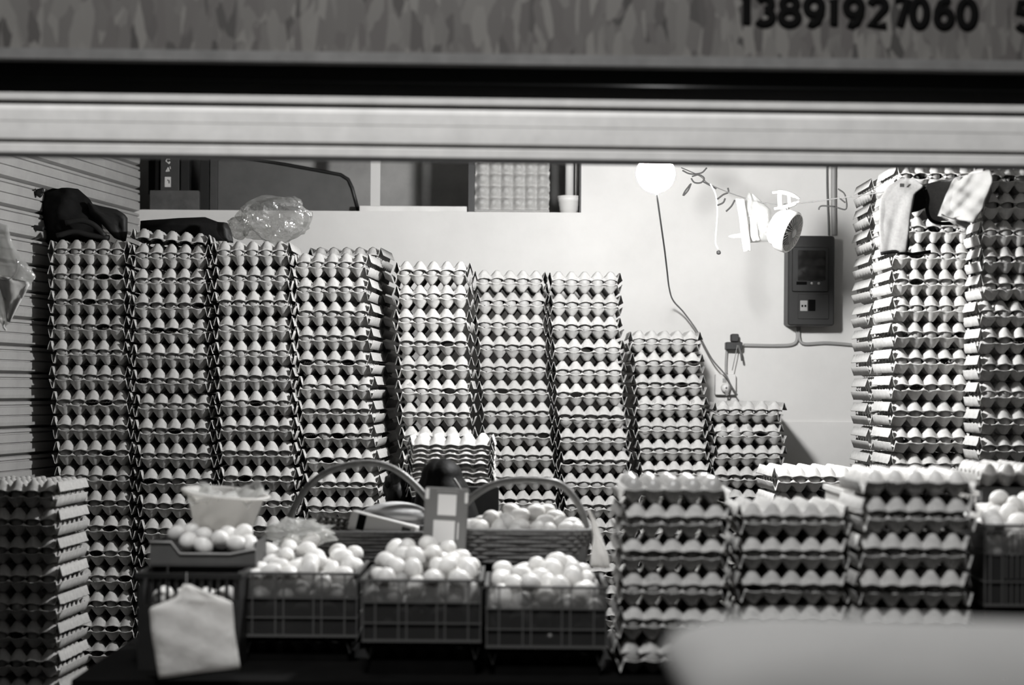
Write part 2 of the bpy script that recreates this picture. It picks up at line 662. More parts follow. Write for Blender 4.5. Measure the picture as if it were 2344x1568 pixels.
fw.box((-2.6, 4.37, lz0 + 0.05), (2.6, 4.40, CEIL + 0.1))
struct(fw.build('wall_front', M['dimplaster']))

sht = thing('roller_shutter', 'pale ribbed roller shutter rolled up above the shop opening', 'shutter', pvt)
zb = P(1172, 370, DS).z
bar = MB()
bar.extrude_x([(DS - 0.012, zb + 0.003), (DS - 0.014, zb + 0.006), (DS - 0.014, zb + 0.024), (DS - 0.006, zb + 0.027), (DS + 0.012, zb + 0.027), (DS + 0.012, zb + 0.003)], -2.2, RW - 0.01)
bar.build('bottom_bar', M['shutter'], sht)
MB().box((-2.2, DS - 0.010, zb - 0.004), (RW - 0.01, DS + 0.01, zb + 0.0029)).build('rubber_seal', M['joint'], sht)
SH = 0.0865
for k in range(2):
    z0 = zb + 0.0355 + k * SH
    h = (SH - 0.0095) if k == 0 else 0.0165
    pr = [(DS - 0.004, z0), (DS - 0.0122, z0 + 0.001), (DS - 0.0125, z0 + h * 0.2), (DS - 0.0125, z0 + h * 0.49), (DS - 0.010, z0 + h * 0.505),
          (DS - 0.0125, z0 + h * 0.52), (DS - 0.0125, z0 + h * 0.85), (DS - 0.009, z0 + h - 0.001), (DS - 0.003, z0 + h), (DS + 0.004, z0 + h), (DS + 0.004, z0)]
    MB().extrude_x(pr, -2.2, RW - 0.01).build('slat', M['shutter'], sht)
    MB().box((-2.2, DS + 0.006, z0 - 0.0095), (RW - 0.01, DS + 0.011, z0 + 0.001)).build('slat_joint', M['joint'], sht)
for o in [sht, sign]:
    loc = o.location.copy()
    o.matrix_world = Matrix.Translation(pvt) @ tilt @ Matrix.Translation(-pvt) @ Matrix.Translation(loc)

# numerals of the phone number, each its own part
def arc(cx, cy, rx, ry, a0, a1, n=14):
    return [(cx + rx * math.cos(math.radians(a0 + (a1 - a0) * i / (n - 1))), cy + ry * math.sin(math.radians(a0 + (a1 - a0) * i / (n - 1)))) for i in range(n)]


GLYPH = {
    '0': [arc(.5, .5, .5, .5, 90, 450, 28)],
    '1': [[(.15, .86), (.7, 1.0), (.7, 0.0)]],
    '2': [arc(.5, .74, .45, .26, 165, -25) + [(.05, 0.0), (1.0, 0.0)]],
    '3': [arc(.45, .76, .43, .24, 150, -90), arc(.45, .26, .5, .26, 90, -150)],
    '5': [[(.92, 1.0), (.18, 1.0), (.1, .56)] + arc(.46, .32, .48, .32, 125, -150)],
    '6': [arc(.5, .31, .47, .31, 90, 450, 26), [(.85, .93), (.6, 1.0), (.3, .9), (.08, .6), (.03, .3)]],
    '7': [[(0.0, 1.0), (.95, 1.0), (.4, 0.0)]],
    '8': [arc(.5, .76, .41, .24, 90, 450, 24), arc(.5, .26, .5, .27, 90, 450, 26)],
    '9': [arc(.5, .69, .47, .31, 90, 450, 26), [(.15, .07), (.4, 0.0), (.7, .1), (.92, .4), (.97, .7)]],
}


def numeral(ch, px_l, px_w, py_base, py_h):
    st_ = 9.6                                     # half the stroke width in photo pixels
    mb = MB()
    for pl in GLYPH[ch]:
        pts = []
        for gx, gy in pl:
            p = P(px_l + st_ + gx * (px_w - 2 * st_), py_base - st_ - gy * (py_h - 2 * st_), 4.18)
            pts.append(Vector((p.x, 0, p.z)))
        mb.tube(pts, st_ * 4.18 / F, 8)
    mb.v = [(x, 4.183 + y * 0.3, z) for x, y, z in mb.v]
    mb.build('numeral', M['digit'], sign)


adv = [1689, 1722, 1777, 1834, 1889, 1925, 1979, 2037, 2078, 2133, 2186]
wid = [32, 56, 58, 56, 32, 56, 58, 50, 52, 54, 54]
for ch, x, wd in zip('13891927060', adv, wid):
    numeral(ch, x, wd, 63 + (x - 1700) * 0.016 - (x - U0) * 0.0058, 79)
numeral('5', 2318, 54, 75 - (2318 - U0) * 0.0058, 79)

# ------------------------------------------------------------------ light bulb
bp_ = P(1501, 397, 5.5)
bulb = thing('light_bulb', 'glowing round light bulb hanging under the shutter', 'lamp', bp_)
gl = MB()
R0 = 0.054
prof = [(0.001, -R0)] + [(R0 * math.sin(a), -R0 * math.cos(a)) for a in np.linspace(0.15, 2.5, 16)] + [(0.016, R0 + 0.012), (0.014, R0 + 0.02)]
gl.lathe(prof, 24, Matrix.Translation(bp_))
gl.build('globe', M['bulb'], bulb, True)
MB().lathe([(0.018, R0 + 0.012), (0.02, R0 + 0.02), (0.02, R0 + 0.06), (0.012, R0 + 0.07)], 16, Matrix.Translation(bp_)).build('socket', M['blackplastic'], bulb, True)
MB().tube([bp_ + Vector((0, 0, R0 + 0.065)), Vector((bp_.x, bp_.y, CEIL))], 0.003, 6).build('cord', M['wire'], bulb, True)

# ------------------------------------------------------------------ egg trays
PT, MX, MY, TH = 0.0455, 0.0175, 0.005, 0.0022
HT = 0.0385
TW, TD = 5 * PT + 2 * MX, 6 * PT + 2 * MY
TOT = HT + TH


def tray_arrays(s, seed):
    r_ = np.random.default_rng(seed)

    def axis(n, mg):
        a = np.linspace(-n * PT / 2, n * PT / 2, n * s + 1)
        e = n * PT / 2
        ds = ([0.22, 0.42, 0.55, 0.8, 1.0] if mg > 0.01 else [0.5, 1.0]) if s >= 6 else ([0.45, 1.0] if mg > 0.01 else [1.0])
        return np.concatenate([[-e - mg * d for d in ds[::-1]], a, [e + mg * d for d in ds]])
    xs, ys = axis(5, MX), axis(6, MY)
    X, Y = np.meshgrid(xs, ys, indexing='ij')
    cx, cy = np.clip(X, -2.5 * PT, 2.5 * PT), np.clip(Y, -3 * PT, 3 * PT)
    u = ((cx + 2.5 * PT) / PT + 1e-9) % 1 - 0.5
    v = ((cy + 3 * PT) / PT + 1e-9) % 1 - 0.5
    r = 2 * np.sqrt(u * u + v * v)
    g = np.interp(r, [0, 0.26, 0.35, 0.42, 0.90, 1.0, 1.10, 1.30, 1.38, 1.5], [0, 0, 0.03, 0.09, 0.51, 0.585, 0.67, 0.94, 1.0, 1.0])
    dx, dy = np.abs(X - cx) / MX, np.abs(Y - cy) / MY
    d = np.clip(np.maximum(dx, dy), 0, 1)
    lip = 0.79 + 0.03 * np.cos(2 * PI * u) * np.cos(2 * PI * v)
    h = (1 - np.clip(dy, 0, 1)) * g + np.clip(dy, 0, 1) * lip
    # a narrow trough along both long sides, its outer wall one unbroken panel
    tr = np.where(dx < 0.42, g + (0.12 - g) * dx / 0.42, np.where(dx < 0.55, 0.12, 0.12 + 0.70 * (dx - 0.55) / 0.45))
    h = np.where(dx > 1e-6, tr, h)
    h = h * HT
    if s >= 6:
        X = X + r_.normal(0, 0.0004, X.shape)
        Y = Y + r_.normal(0, 0.0004, X.shape)
        h = np.clip(h + r_.normal(0, 0.00035, X.shape) * (g > 0.03), 0, HT)
        # ragged outer edge
        ed = d > 0.9
        X = X + np.where(ed & (np.abs(X) > 2.5 * PT + 0.9 * MX), r_.normal(0, 0.0012, X.shape), 0)
        Y = Y + np.where(ed & (np.abs(Y) > 3.05 * PT), r_.normal(0, 0.0012, X.shape), 0)
    nx, ny = X.shape
    top = np.stack([X, Y, h + TH], -1).reshape(-1, 3)
    bot = np.stack([X, Y, h], -1).reshape(-1, 3)
    n = nx * ny
    idx = np.arange(n).reshape(nx, ny)
    a, b, c, d_ = idx[:-1, :-1].ravel(), idx[1:, :-1].ravel(), idx[1:, 1:].ravel(), idx[:-1, 1:].ravel()
    f = [np.stack([a, b, c, d_], 1), np.stack([a, d_, c, b], 1) + n]
    for e, rev in ((idx[:, 0], 0), (idx[:, -1], 1), (idx[0, :], 1), (idx[-1, :], 0)):
        q = np.stack([e[:-1], e[:-1] + n, e[1:] + n, e[1:]], 1)
        f.append(q[:, ::-1] if rev else q)
    return np.concatenate([top, bot]), np.concatenate(f)


def mesh_np(name, v, f, m, smooth=True):
    me = bpy.data.meshes.new(name)
    me.vertices.add(len(v))
    me.vertices.foreach_set('co', np.asarray(v, np.float32).ravel())
    k = f.shape[1]
    me.loops.add(f.size)
    me.loops.foreach_set('vertex_index', f.astype(np.int32).ravel())
    me.polygons.add(len(f))
    me.polygons.foreach_set('loop_start', np.arange(0, f.size, k, dtype=np.int32))
    me.polygons.foreach_set('loop_total', np.full(len(f), k, np.int32))
    if smooth:
        me.polygons.foreach_set('use_smooth', np.ones(len(f), bool))
    me.update(calc_edges=True)
    me.validate()
    me.materials.append(m)
    return me


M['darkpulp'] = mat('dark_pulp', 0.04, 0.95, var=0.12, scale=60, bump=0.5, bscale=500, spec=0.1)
tray_me = []
for sd in range(4):
    v, f = tray_arrays(8, sd)
    tray_me.append(mesh_np('egg_tray', v, f, M['pulp']))
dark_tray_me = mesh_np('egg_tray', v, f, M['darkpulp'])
lowV, lowF = tray_arrays(4, 9)
low_list = []          # matrices of trays that go into the one joined object
peek = []              # eggs that peek out between closed trays

ORD = ['top', 'second', 'third', 'fourth', 'fifth', 'sixth', 'seventh', 'eighth', 'ninth', 'tenth', 'eleventh', 'twelfth', 'thirteenth', 'fourteenth', 'fifteenth', 'sixteenth']
FLIP = Matrix.Rotation(PI, 4, 'X')
NTH = ['first'] + ORD[1:]
ROWN = ['front', 'second', 'third', 'fourth', 'fifth', 'back', 'rearmost']


def row_labels(pts, where, step=0.042):
    """label every egg of a heap by its row from the front and its place from the left"""
    pts = np.asarray(pts)
    row = ((pts[:, 1] - pts[:, 1].min()) / step).astype(int)
    out = [None] * len(pts)
    for r in sorted(set(row)):
        idx = [i for i in range(len(pts)) if row[i] == r]
        idx.sort(key=lambda i: pts[i, 0])
        for n_, i in enumerate(idx):
            out[i] = 'egg, %s from left, %s row from the front, %s' % (NTH[n_], (['first'] + ORD[1:])[r], where)
    return out



def add_tray(mtx, label, group, me=None):
    o = bpy.data.objects.new('egg_tray', me or random.choice(tray_me))
    C.objects.link(o)
    o.matrix_world = mtx
    return tag(o, label, 'egg tray', group)


def egg_arrays(n=14, k=9, a=0.0212, b=0.0272):
    vs = [(0, 0, -b)]
    for i in range(1, k):
        t = PI * i / k
        z = -math.cos(t)
        rr = math.sin(t) * (1 - 0.13 * z)
        for j in range(n):
            q = 2 * PI * j / n
            vs.append((a * rr * math.cos(q), a * rr * math.sin(q), b * z))
    vs.append((0, 0, b))
    fs = []
    for j in range(n):
        fs.append((0, 1 + (j + 1) % n, 1 + j))
        fs.append((len(vs) - 1, 1 + (k - 2) * n + j, 1 + (k - 2) * n + (j + 1) % n))
    for i in range(k - 2):
        for j in range(n):
            j2 = (j + 1) % n
            fs.append((1 + i * n + j, 1 + i * n + j2, 1 + (i + 1) * n + j2))
            fs.append((1 + i * n + j, 1 + (i + 1) * n + j2, 1 + (i + 1) * n + j))
    return np.array(vs), np.array(fs)


eV, eF = egg_arrays(20, 14)
egg_me = mesh_np('egg', eV, eF, M['egg'])
M['egg2'] = mat('tinted_shell', 0.40, 0.28, var=0.05, scale=30, spec=0.5, objrand=0.06)
egg_me2 = mesh_np('egg', eV, eF, M['egg2'])
peV, peF = egg_arrays(10, 7)


def add_egg(loc, rot, label, group, sc=1.0, me=None):
    o = bpy.data.objects.new('egg', me or egg_me)
    C.objects.link(o)
    o.location = loc
    o.rotation_euler = rot
    o.scale = (sc, sc, sc)
    return tag(o, label, 'egg', group)


def stack(desc, D, y0, per, n, cxs, rot=0.0, top='lid', to=0.0, sides='', jit=1.0, group=None, top_eggs=None, indiv=True, first_word=None, fill=True):
    """closed pairs of trays: for every rim an upright tray under an upturned one"""
    group = group or ('egg trays in the ' + desc)
    ys = [c[0] for c in cxs]
    xs = [c[1] for c in cxs]
    pm = per / F * D
    h = pm / 2
    sz = (h - 0.0004) / TOT
    for k in range(n):
        y = y0 + k * per
        p = P(np.interp(y, ys, xs), y, D)
        ctr = Vector((p.x, D + TD / 2, p.z))

        def jm(z, flip):
            j = Matrix.Translation((ctr.x + random.gauss(0, 0.0022) * jit, ctr.y + random.gauss(0, 0.003) * jit, z))
            j = j @ Matrix.Rotation(rot + random.gauss(0, 0.012) * jit, 4, 'Z') @ Matrix.Rotation(random.gauss(0, 0.0035) * jit, 4, 'Y')
            j = j @ Matrix.Diagonal((1, 1, sz, 1))
            return j @ FLIP if flip else j
        mi, mu = jm(ctr.z + h - 0.0002, True), jm(ctr.z - h + 0.0002, False)
        if indiv:
            wd = ORD[k] if k < len(ORD) else 'lowest'
            if k == n - 1 and n > 3:
                wd = 'lowest visible'
            add_tray(mi, 'upturned egg tray, %s layer, %s' % (wd, desc), group)
            add_tray(mu, 'upright egg tray, %s layer, %s' % (wd, desc), group)
        else:
            low_list.append(mi)
            low_list.append(mu)
        cells = [(i, 0) for i in range(5)]
        if 'r' in sides:
            cells += [(4, q) for q in range(1, 6)]
        if 'l' in sides:
            cells += [(0, q) for q in range(1, 6)]
        base = Matrix.Translation(ctr) @ Matrix.Rotation(rot, 4, 'Z')
        for (i, q) in cells:
            if random.random() < 0.9:
                peek.append(base @ Matrix.Translation(((i - 2) * PT, (q - 2.5) * PT, random.gauss(0, 0.002))))
    # what stands below the visible part, down to the floor or table
    zl = ctr.z - h
    if fill and zl - to > 0.03:
        m = max(1, round((zl - to) / pm))
        pf = (zl - to) / m
        s2 = (pf / 2 - 0.0003) / TOT
        for k in range(m):
            zr = zl - (k + 0.5) * pf
            for zz, fl in ((zr + pf / 2, True), (zr - pf / 2, False)):
                q = Matrix.Translation((ctr.x, ctr.y, zz)) @ Matrix.Rotation(rot, 4, 'Z') @ Matrix.Diagonal((1, 1, s2, 1))
                low_list.append(q @ FLIP if fl else q)
    if top == 'eggs':
        p = P(np.interp(y0, ys, xs), y0, D)
        z = p.z + h + 0.0004
        q = Matrix.Translation((p.x, D + TD / 2, z)) @ Matrix.Rotation(rot, 4, 'Z') @ Matrix.Diagonal((1, 1, sz, 1))
        add_tray(q, 'open tray of eggs topping the ' + desc, group)
        for jn in range(6):
            for i in range(5):
                loc = q @ Vector(((i - 2) * PT, (jn - 2.5) * PT, 0))
                loc.z = z + 0.0335 + random.uniform(-0.0015, 0.0015)
                add_egg(loc, (random.gauss(0, 0.12), random.gauss(0, 0.12), random.uniform(0, 6)), 'egg, %s from left, %s row, %s' % (NTH[i], ROWN[jn], top_eggs), top_eggs, random.uniform(0.97, 1.04), egg_me2 if 'beside the crates' in top_eggs else None)


stack('tall stack against the slatted left wall', 6.2, 576, 57.6, 16, [(570, 204), (700, 203), (880, 206), (1060, 213), (1400, 222)])
stack('second tall stack from the slatted wall', 6.2, 585, 57.4, 13, [(585, 388), (800, 391), (930, 396), (1060, 403), (1300, 411)])
stack('third tall stack from the slatted wall', 6.2, 579, 57.4, 13, [(580, 576), (750, 580), (900, 584), (1060, 590), (1300, 597)])
stack('fourth tall stack from the slatted wall', 6.25, 606, 56.0, 12, [(605, 762), (760, 766), (900, 772), (1060, 783), (1230, 793)], rot=-0.05, sides='r')
stack('fifth back stack above the seated person', 6.42, 624, 54.2, 9, [(620, 989), (780, 992), (900, 997), (1100, 1006)])
stack('sixth back stack beside the white wall', 6.7, 643, 50.5, 11, [(643, 1166), (750, 1171), (900, 1179), (1050, 1190), (1150, 1197)])
stack('seventh back stack left of the lamp wire', 6.68, 646, 51.5, 12, [(646, 1338), (750, 1341), (850, 1347), (1000, 1358), (1110, 1367), (1212, 1372)])
stack('shorter stack under the lamp wire', 6.75, 781, 50.0, 7, [(781, 1522), (900, 1531), (1050, 1541), (1130, 1545)])
stack('low stack under the wall socket', 6.77, 943, 50.0, 4, [(943, 1713), (1092, 1717)], jit=2.0)
stack('lowest stack right of the socket stack', 5.75, 1098, 60, 2, [(1098, 1862), (1200, 1866)], rot=0.05, sides='l')
stack('tall stack behind the hanging apron', 5.88, 404, 60.4, 12, [(400, 2141), (600, 2135), (760, 2133), (900, 2132), (1070, 2132)], sides='l')
stack('tall stack at the right edge', 5.72, 409, 61.8, 11, [(400, 2342), (720, 2338), (1040, 2336)], sides='l')
# rows standing behind, of which only a strip of the side shows
stack('rear', 6.22, 434, 57.2, 12, [(400, 2082), (1070, 2074)], sides='l', indiv=False)
stack('rear', 6.58, 590, 53.4, 12, [(590, 796), (1200, 818)], rot=-0.05, sides='r', indiv=False)
stack('dark stack at the left edge of the photo', 5.45, 1131, 64.8, 7, [(1131, 42), (1520, 44)], rot=-0.06, sides='r')

TBL = 0.793
stack('front stack beside the egg crates', 4.4, 1192, 78.3, 5, [(1192, 1543), (1500, 1538)], top='eggs', to=TBL, jit=1.4, top_eggs='open tray on the stack beside the crates', sides='l')
stack('middle front stack', 4.4, 1190, 78.3, 4, [(1190, 1818), (1430, 1816)], to=TBL, jit=1.4)
stack('right front stack beside the slotted crate', 4.3, 1180, 84.6, 4, [(1180, 2100), (1435, 2096)], top='eggs', to=TBL, jit=1.4, top_eggs='open tray on the right front stack')

# empty trays nested into each other behind the person
nz = P(1032, 1026, 5.72).z
for k in range(12):
    q = Matrix.Translation((P(1032, 1026, 5.72).x + random.gauss(0, 0.0015), 5.72 + TD / 2 + random.gauss(0, 0.002), nz + TOT - k * 0.0139)) @ Matrix.Rotation(random.gauss(0, 0.01), 4, 'Z')
    add_tray(q @ FLIP, 'empty upturned egg tray, %s of the nested pile behind the person' % (ORD[k] if k < 11 else 'lowest'), 'nested empty trays behind the person')
nb = MB().box((P(940, 1100, 5.72).x, 5.74, 0), (P(1125, 1100, 5.72).x, 5.74 + 0.26, nz - 11 * 0.0139 - 0.001)).build('cardboard_box', M['brown'])
tag(nb, 'tall dark box carrying the nested empty trays', 'box')

# a loose tray askew on the second stack and one standing in the loft
lt = P(389, 560, 6.2)
q = Matrix.Translation((lt.x, 6.2 + TD / 2, lt.z + TOT + 0.006)) @ Matrix.Rotation(0.03, 4, 'Z') @ Matrix.Rotation(0.075, 4, 'Y') @ FLIP
add_tray(q, 'loose upturned egg tray lying askew under the flat black bag', 'loose egg trays')
st = P(1172, 486, WB + 0.05)
q = Matrix.Translation((st.x, WB + 0.10, ledge_z + TW / 2 + 0.001)) @ Matrix.Rotation(PI / 2 + 0.03, 4, 'X') @ Matrix.Rotation(PI / 2, 4, 'Z')
q = Matrix.Translation((st.x, WB + 0.045, ledge_z + TW / 2 + 0.001)) @ Matrix.Rotation(-PI / 2 - 0.06, 4, 'X') @ Matrix.Rotation(PI / 2, 4, 'Z')
add_tray(q, 'egg tray standing on edge in the loft opening', 'loose egg trays')

# ------------------------------------------------------------------ front table
tb = thing('display_table', 'dark display table under the crates and front stacks', 'table', (0.3, 4.7, 0))
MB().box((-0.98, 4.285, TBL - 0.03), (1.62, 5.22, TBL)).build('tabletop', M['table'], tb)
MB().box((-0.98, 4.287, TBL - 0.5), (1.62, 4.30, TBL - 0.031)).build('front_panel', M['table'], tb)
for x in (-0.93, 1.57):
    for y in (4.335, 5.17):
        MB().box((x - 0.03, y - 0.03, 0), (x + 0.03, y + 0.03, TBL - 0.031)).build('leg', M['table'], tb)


# ------------------------------------------------------------------ crates heaped with eggs
def pile(x0, x1, y0, y1, zb_, prof, seed, r=0.0218, tries=60, limit=400):
    r_ = np.random.default_rng(seed)
    pts = np.zeros((0, 3))
    while len(pts) < limit:
        cx = r_.uniform(x0 + r, x1 - r, tries)
        cy = r_.uniform(y0 + r, y1 - r, tries)
        cz = np.full(tries, zb_ + r)
        if len(pts):
            d2 = (cx[:, None] - pts[None, :, 0]) ** 2 + (cy[:, None] - pts[None, :, 1]) ** 2
            zz = np.where(d2 < 4 * r * r, pts[None, :, 2] + np.sqrt(np.maximum(4 * r * r - d2, 0)), -9)
            cz = np.maximum(cz, zz.max(1))
        over = cz - np.array([prof(a, b) for a, b in zip(cx, cy)])
        cz2 = np.where(over > 0, 99, cz)
        k = int(np.argmin(cz2))
        if cz2[k] > 50:
            break
        pts = np.vstack([pts, [cx[k], cy[k], cz[k]]])
    # the ones nothing lies on
    topm = []
    for i, p in enumerate(pts):
        d = np.hypot(pts[:, 0] - p[0], pts[:, 1] - p[1])
        topm.append(not np.any((d < 1.25 * r) & (pts[:, 2] > p[2] + 0.5 * r)))
    return pts, np.array(topm)


def rand_rot():
    return (random.uniform(0, PI), random.uniform(0, PI), random.uniform(0, 6))


def heap(x0, x1, y0, y1, zb_, prof, seed, label, group, keep_front=None):
    pts, tm = pile(x0, x1, y0, y1, zb_, prof, seed)
    labs = iter(row_labels(pts[tm], label))
    for p, t in zip(pts, tm):
        if t:
            add_egg(p, rand_rot(), next(labs), group, random.uniform(0.96, 1.05))
        else:
            e = Euler(rand_rot()).to_matrix().to_4x4()
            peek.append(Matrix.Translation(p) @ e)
    return int(tm.sum()), len(pts)


def crate(name, label, x0, x1, y0, y1, z0, z1, vx, hz, group=None, wall=None, rib=None, slots=False):
    wall = wall or M['crate']
    rib = rib or M['crate_rib']
    t = thing(name, label, 'crate', ((x0 + x1) / 2, (y0 + y1) / 2, z0), group)
    MB().box((x0, y0, z0), (x1, y1, z0 + 0.006)).build('base', rib, t)
    e = 0.0025
    zm = z0 + (z1 - z0) * 0.62
    MB().box((x0, y0, zm), (x1, y0 + e, z1 - 0.006)).build('upper_panel', M['crate_clear'], t)
    for lo, hi in (((x0, y0, z0 + 0.006), (x1, y0 + e, zm)), ((x0, y1 - e, z0 + 0.006), (x1, y1, z1 - 0.006)),
                   ((x0, y0 + e, z0 + 0.006), (x0 + e, y1 - e, z1 - 0.006)), ((x1 - e, y0 + e, z0 + 0.006), (x1, y1 - e, z1 - 0.006))):
        MB().box(lo, hi).build('side_panel', wall, t)
    rm = MB()
    ov = 0.007
    zt = z1 - 0.006
    for lo, hi in (((x0 - ov, y0 - ov, zt), (x1 + ov, y0 + e, z1)), ((x0 - ov, y1 - e, zt), (x1 + ov, y1 + ov, z1)),
                   ((x0 - ov, y0 + e, zt), (x0 + e, y1 - e, z1)), ((x1 - e, y0 + e, zt), (x1 + ov, y1 - e, z1))):
        rm.box(lo, hi)
    rm.build('rim', rib, t)
    fr = MB()
    for lo, hi in (((x0 - .004, y0 - .005, z0 - 0.0), (x1 + .004, y0, z0 + 0.005)),):
        fr.box(lo, hi)
    fr.build('foot_rim', rib, t)
    for fx in (x0, x1):
        for fy in (y0, y1):
            sx = -0.003 if fx == x0 else 0.003
            sy = -0.004 if fy == y0 else 0.004
            MB().box((min(fx, fx + sx), min(fy, fy + sy), z0 + 0.005), (max(fx, fx + sx), max(fy, fy + sy), zt)).build('corner_post', rib, t)
    for f in vx:
        x = x0 + (x1 - x0) * f
        MB().box((x - 0.0016, y0 - 0.004, z0 + 0.005), (x + 0.0016, y0, zt)).build('vertical_rib', rib, t)
    for f in hz:
        z = z0 + (z1 - z0) * f
        MB().box((x0, y0 - 0.005, z - 0.0014), (x1, y0, z + 0.0014)).build('horizontal_rib', rib, t)
        for xx, s_ in ((x0, -1), (x1, 1)):
            MB().box((min(xx, xx + s_ * 0.004), y0, z - 0.0014), (max(xx, xx + s_ * 0.004), y1, z + 0.0014)).build('side_rib', rib, t)
    return t


def mound(x0, x1, y0, y1, ztop, hgt):
    def f(x, y):
        u = (x - (x0 + x1) / 2) / ((x1 - x0) / 2)
        v = (y - (y0 + y1) / 2) / ((y1 - y0) / 2)
        return ztop + hgt * (1 - 0.75 * u * u) * min(1.0, 0.25 + 1.1 * (y - y0) / (y1 - y0))
    return f


counts = []
for nm, lab, grp, xa, xb, D, yt, yb, dep, hgt, sd in (
        ('left', 'left translucent plastic crate heaped with white eggs', 'left crate', 552, 815, 4.58, 1310, 1458, 0.34, 0.062, 3),
        ('mid', 'middle translucent plastic crate heaped with white eggs', 'middle crate', 833, 1098, 4.38, 1326, 1470, 0.34, 0.070, 4),
        ('right', 'right translucent plastic crate heaped with eggs by the front stack', 'right crate by the front stack', 1116, 1386, 4.38, 1341, 1484, 0.32, 0.050, 5)):
    a, b = P(xa, yt, D), P(xb, yb, D)
    x0, x1, y0, y1, z0, z1 = a.x, b.x, D, D + dep, (P(xa, yb, D).z + P(xb, yb, D).z) / 2, (P(xa, yt, D).z + P(xb, yt, D).z) / 2
    crate('egg_crate', lab, x0, x1, y0, y1, z0, z1, [0.10, 0.30, 0.37, 0.63, 0.70, 0.90], [0.30, 0.63] if nm != 'left' else [0.30, 0.60])
    counts.append(heap(x0 + 0.004, x1 - 0.004, y0 + 0.004, y1 - 0.004, z0 + 0.008, mound(x0, x1, y0, y1, z1 - 0.008, hgt), sd, grp, grp))
    # closed pair of trays under the crate
    zc = z0 - 0.001
    hh = (zc - TBL) / 2
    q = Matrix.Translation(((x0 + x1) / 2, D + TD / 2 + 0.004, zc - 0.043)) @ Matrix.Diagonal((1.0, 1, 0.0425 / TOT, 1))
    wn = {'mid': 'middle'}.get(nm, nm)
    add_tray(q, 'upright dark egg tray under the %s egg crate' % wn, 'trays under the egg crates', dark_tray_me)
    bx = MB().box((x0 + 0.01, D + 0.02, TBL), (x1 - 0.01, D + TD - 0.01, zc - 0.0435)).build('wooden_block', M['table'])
    tag(bx, 'dark block under the tray of the %s egg crate' % wn, 'block')

# slotted crate at the right edge
D = 4.36
a, b = P(2256, 1200, D), P(2530, 1398, D)
x0, x1, z0, z1 = a.x, b.x, b.z + 0.008, a.z
sc_ = crate('egg_crate', 'slotted plastic crate heaped with eggs at the right edge', x0, x1, D, D + 0.36, z0, z1, [0.04, 0.14, 0.86, 0.96], [0.30, 0.645, 0.92])
for row in ((0.03, 0.28), (0.34, 0.62), (0.68, 0.90)):
    for q in range(15):
        xx = x0 + (x1 - x0) * (0.17 + 0.66 * q / 14)
        MB().box((xx - 0.0011, D - 0.004, z0 + (z1 - z0) * row[0]), (xx + 0.0011, D, z0 + (z1 - z0) * row[1])).build('slot_bar', M['crate_rib'], sc_)
counts.append(heap(x0 + 0.004, x0 + 0.19, D + 0.004, D + 0.34, z0 + 0.05, mound(x0, x1 + 0.08, D, D + 0.36, z1 - 0.012, 0.075), 8, 'slotted crate at right', 'white eggs in the slotted crate'))
MB().box((x0 + 0.004, D + 0.004, z0 + 0.007), (x1 - 0.004, D + 0.34, z0 + 0.049)).build('cardboard_liner', M['dark2'], sc_)
MB().box((x0 + 0.195, D + 0.004, z0 + 0.05), (x1 - 0.004, D + 0.34, z1 - 0.01)).build('cardboard_divider', M['dark2'], sc_)
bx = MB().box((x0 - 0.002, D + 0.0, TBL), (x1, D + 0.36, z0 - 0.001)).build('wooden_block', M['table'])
tag(bx, 'dark block under the slotted egg crate', 'block')

# white slotted basket with eggs behind the right front stack
D = 4.72
a, b = P(1934, 1088, D), P(2236, 1150, D)
wbk_ = thing('plastic_basket', 'white slotted plastic basket of eggs behind the right front stack', 'basket', ((a.x + b.x) / 2, D + 0.15, TBL))
x0, x1, z1 = a.x, b.x, (a.z + b.z) / 2 - 0.004
z0 = TBL
MB().box((x0, D, z0), (x1, D + 0.3, z0 + 0.006)).build('base', M['white'], wbk_)
rm = MB()
for lo, hi in (((x0 - .005, D - .005, z1 - 0.012), (x1 + .005, D + .004, z1)), ((x0 - .005, D + .296, z1 - 0.012), (x1 + .005, D + .305, z1)), ((x0 - .005, D, z1 - 0.012), (x0 + .004, D + .3, z1)), ((x1 - .004, D, z1 - 0.012), (x1 + .005, D + .3, z1))):
    rm.box(lo, hi)
rm.build('rim', M['white'], wbk_)
for q in range(34):
    xx = x0 + 0.003 + (x1 - x0 - 0.006) * q / 33
    MB().box((xx - 0.0022, D, z0 + 0.006), (xx + 0.0022, D + 0.003, z1 - 0.012)).build('upright_bar', M['white'], wbk_)
for q in range(28):
    yy = D + 0.01 + 0.28 * q / 27
    MB().box((x0, yy - 0.0026, z0 + 0.006), (x0 + 0.003, yy + 0.0026, z1 - 0.012)).build('upright_bar', M['white'], wbk_)
for zz in (z1 - 0.055, z1 - 0.11, z1 - 0.2):
    MB().box((x0 - 0.001, D - 0.002, zz), (x1, D, zz + 0.008)).build('cross_bar', M['white'], wbk_)
counts.append(heap(x0 + 0.005, x1 - 0.005, D + 0.005, D + 0.295, z1 - 0.10, lambda x, y: z1 - 0.004, 12, 'white slotted basket', 'eggs in the white slotted basket'))
MB().box((x0 + 0.005, D + 0.005, z0 + 0.007), (x1 - 0.005, D + 0.295, z1 - 0.101)).build('cardboard_liner', M['dark2'], wbk_)
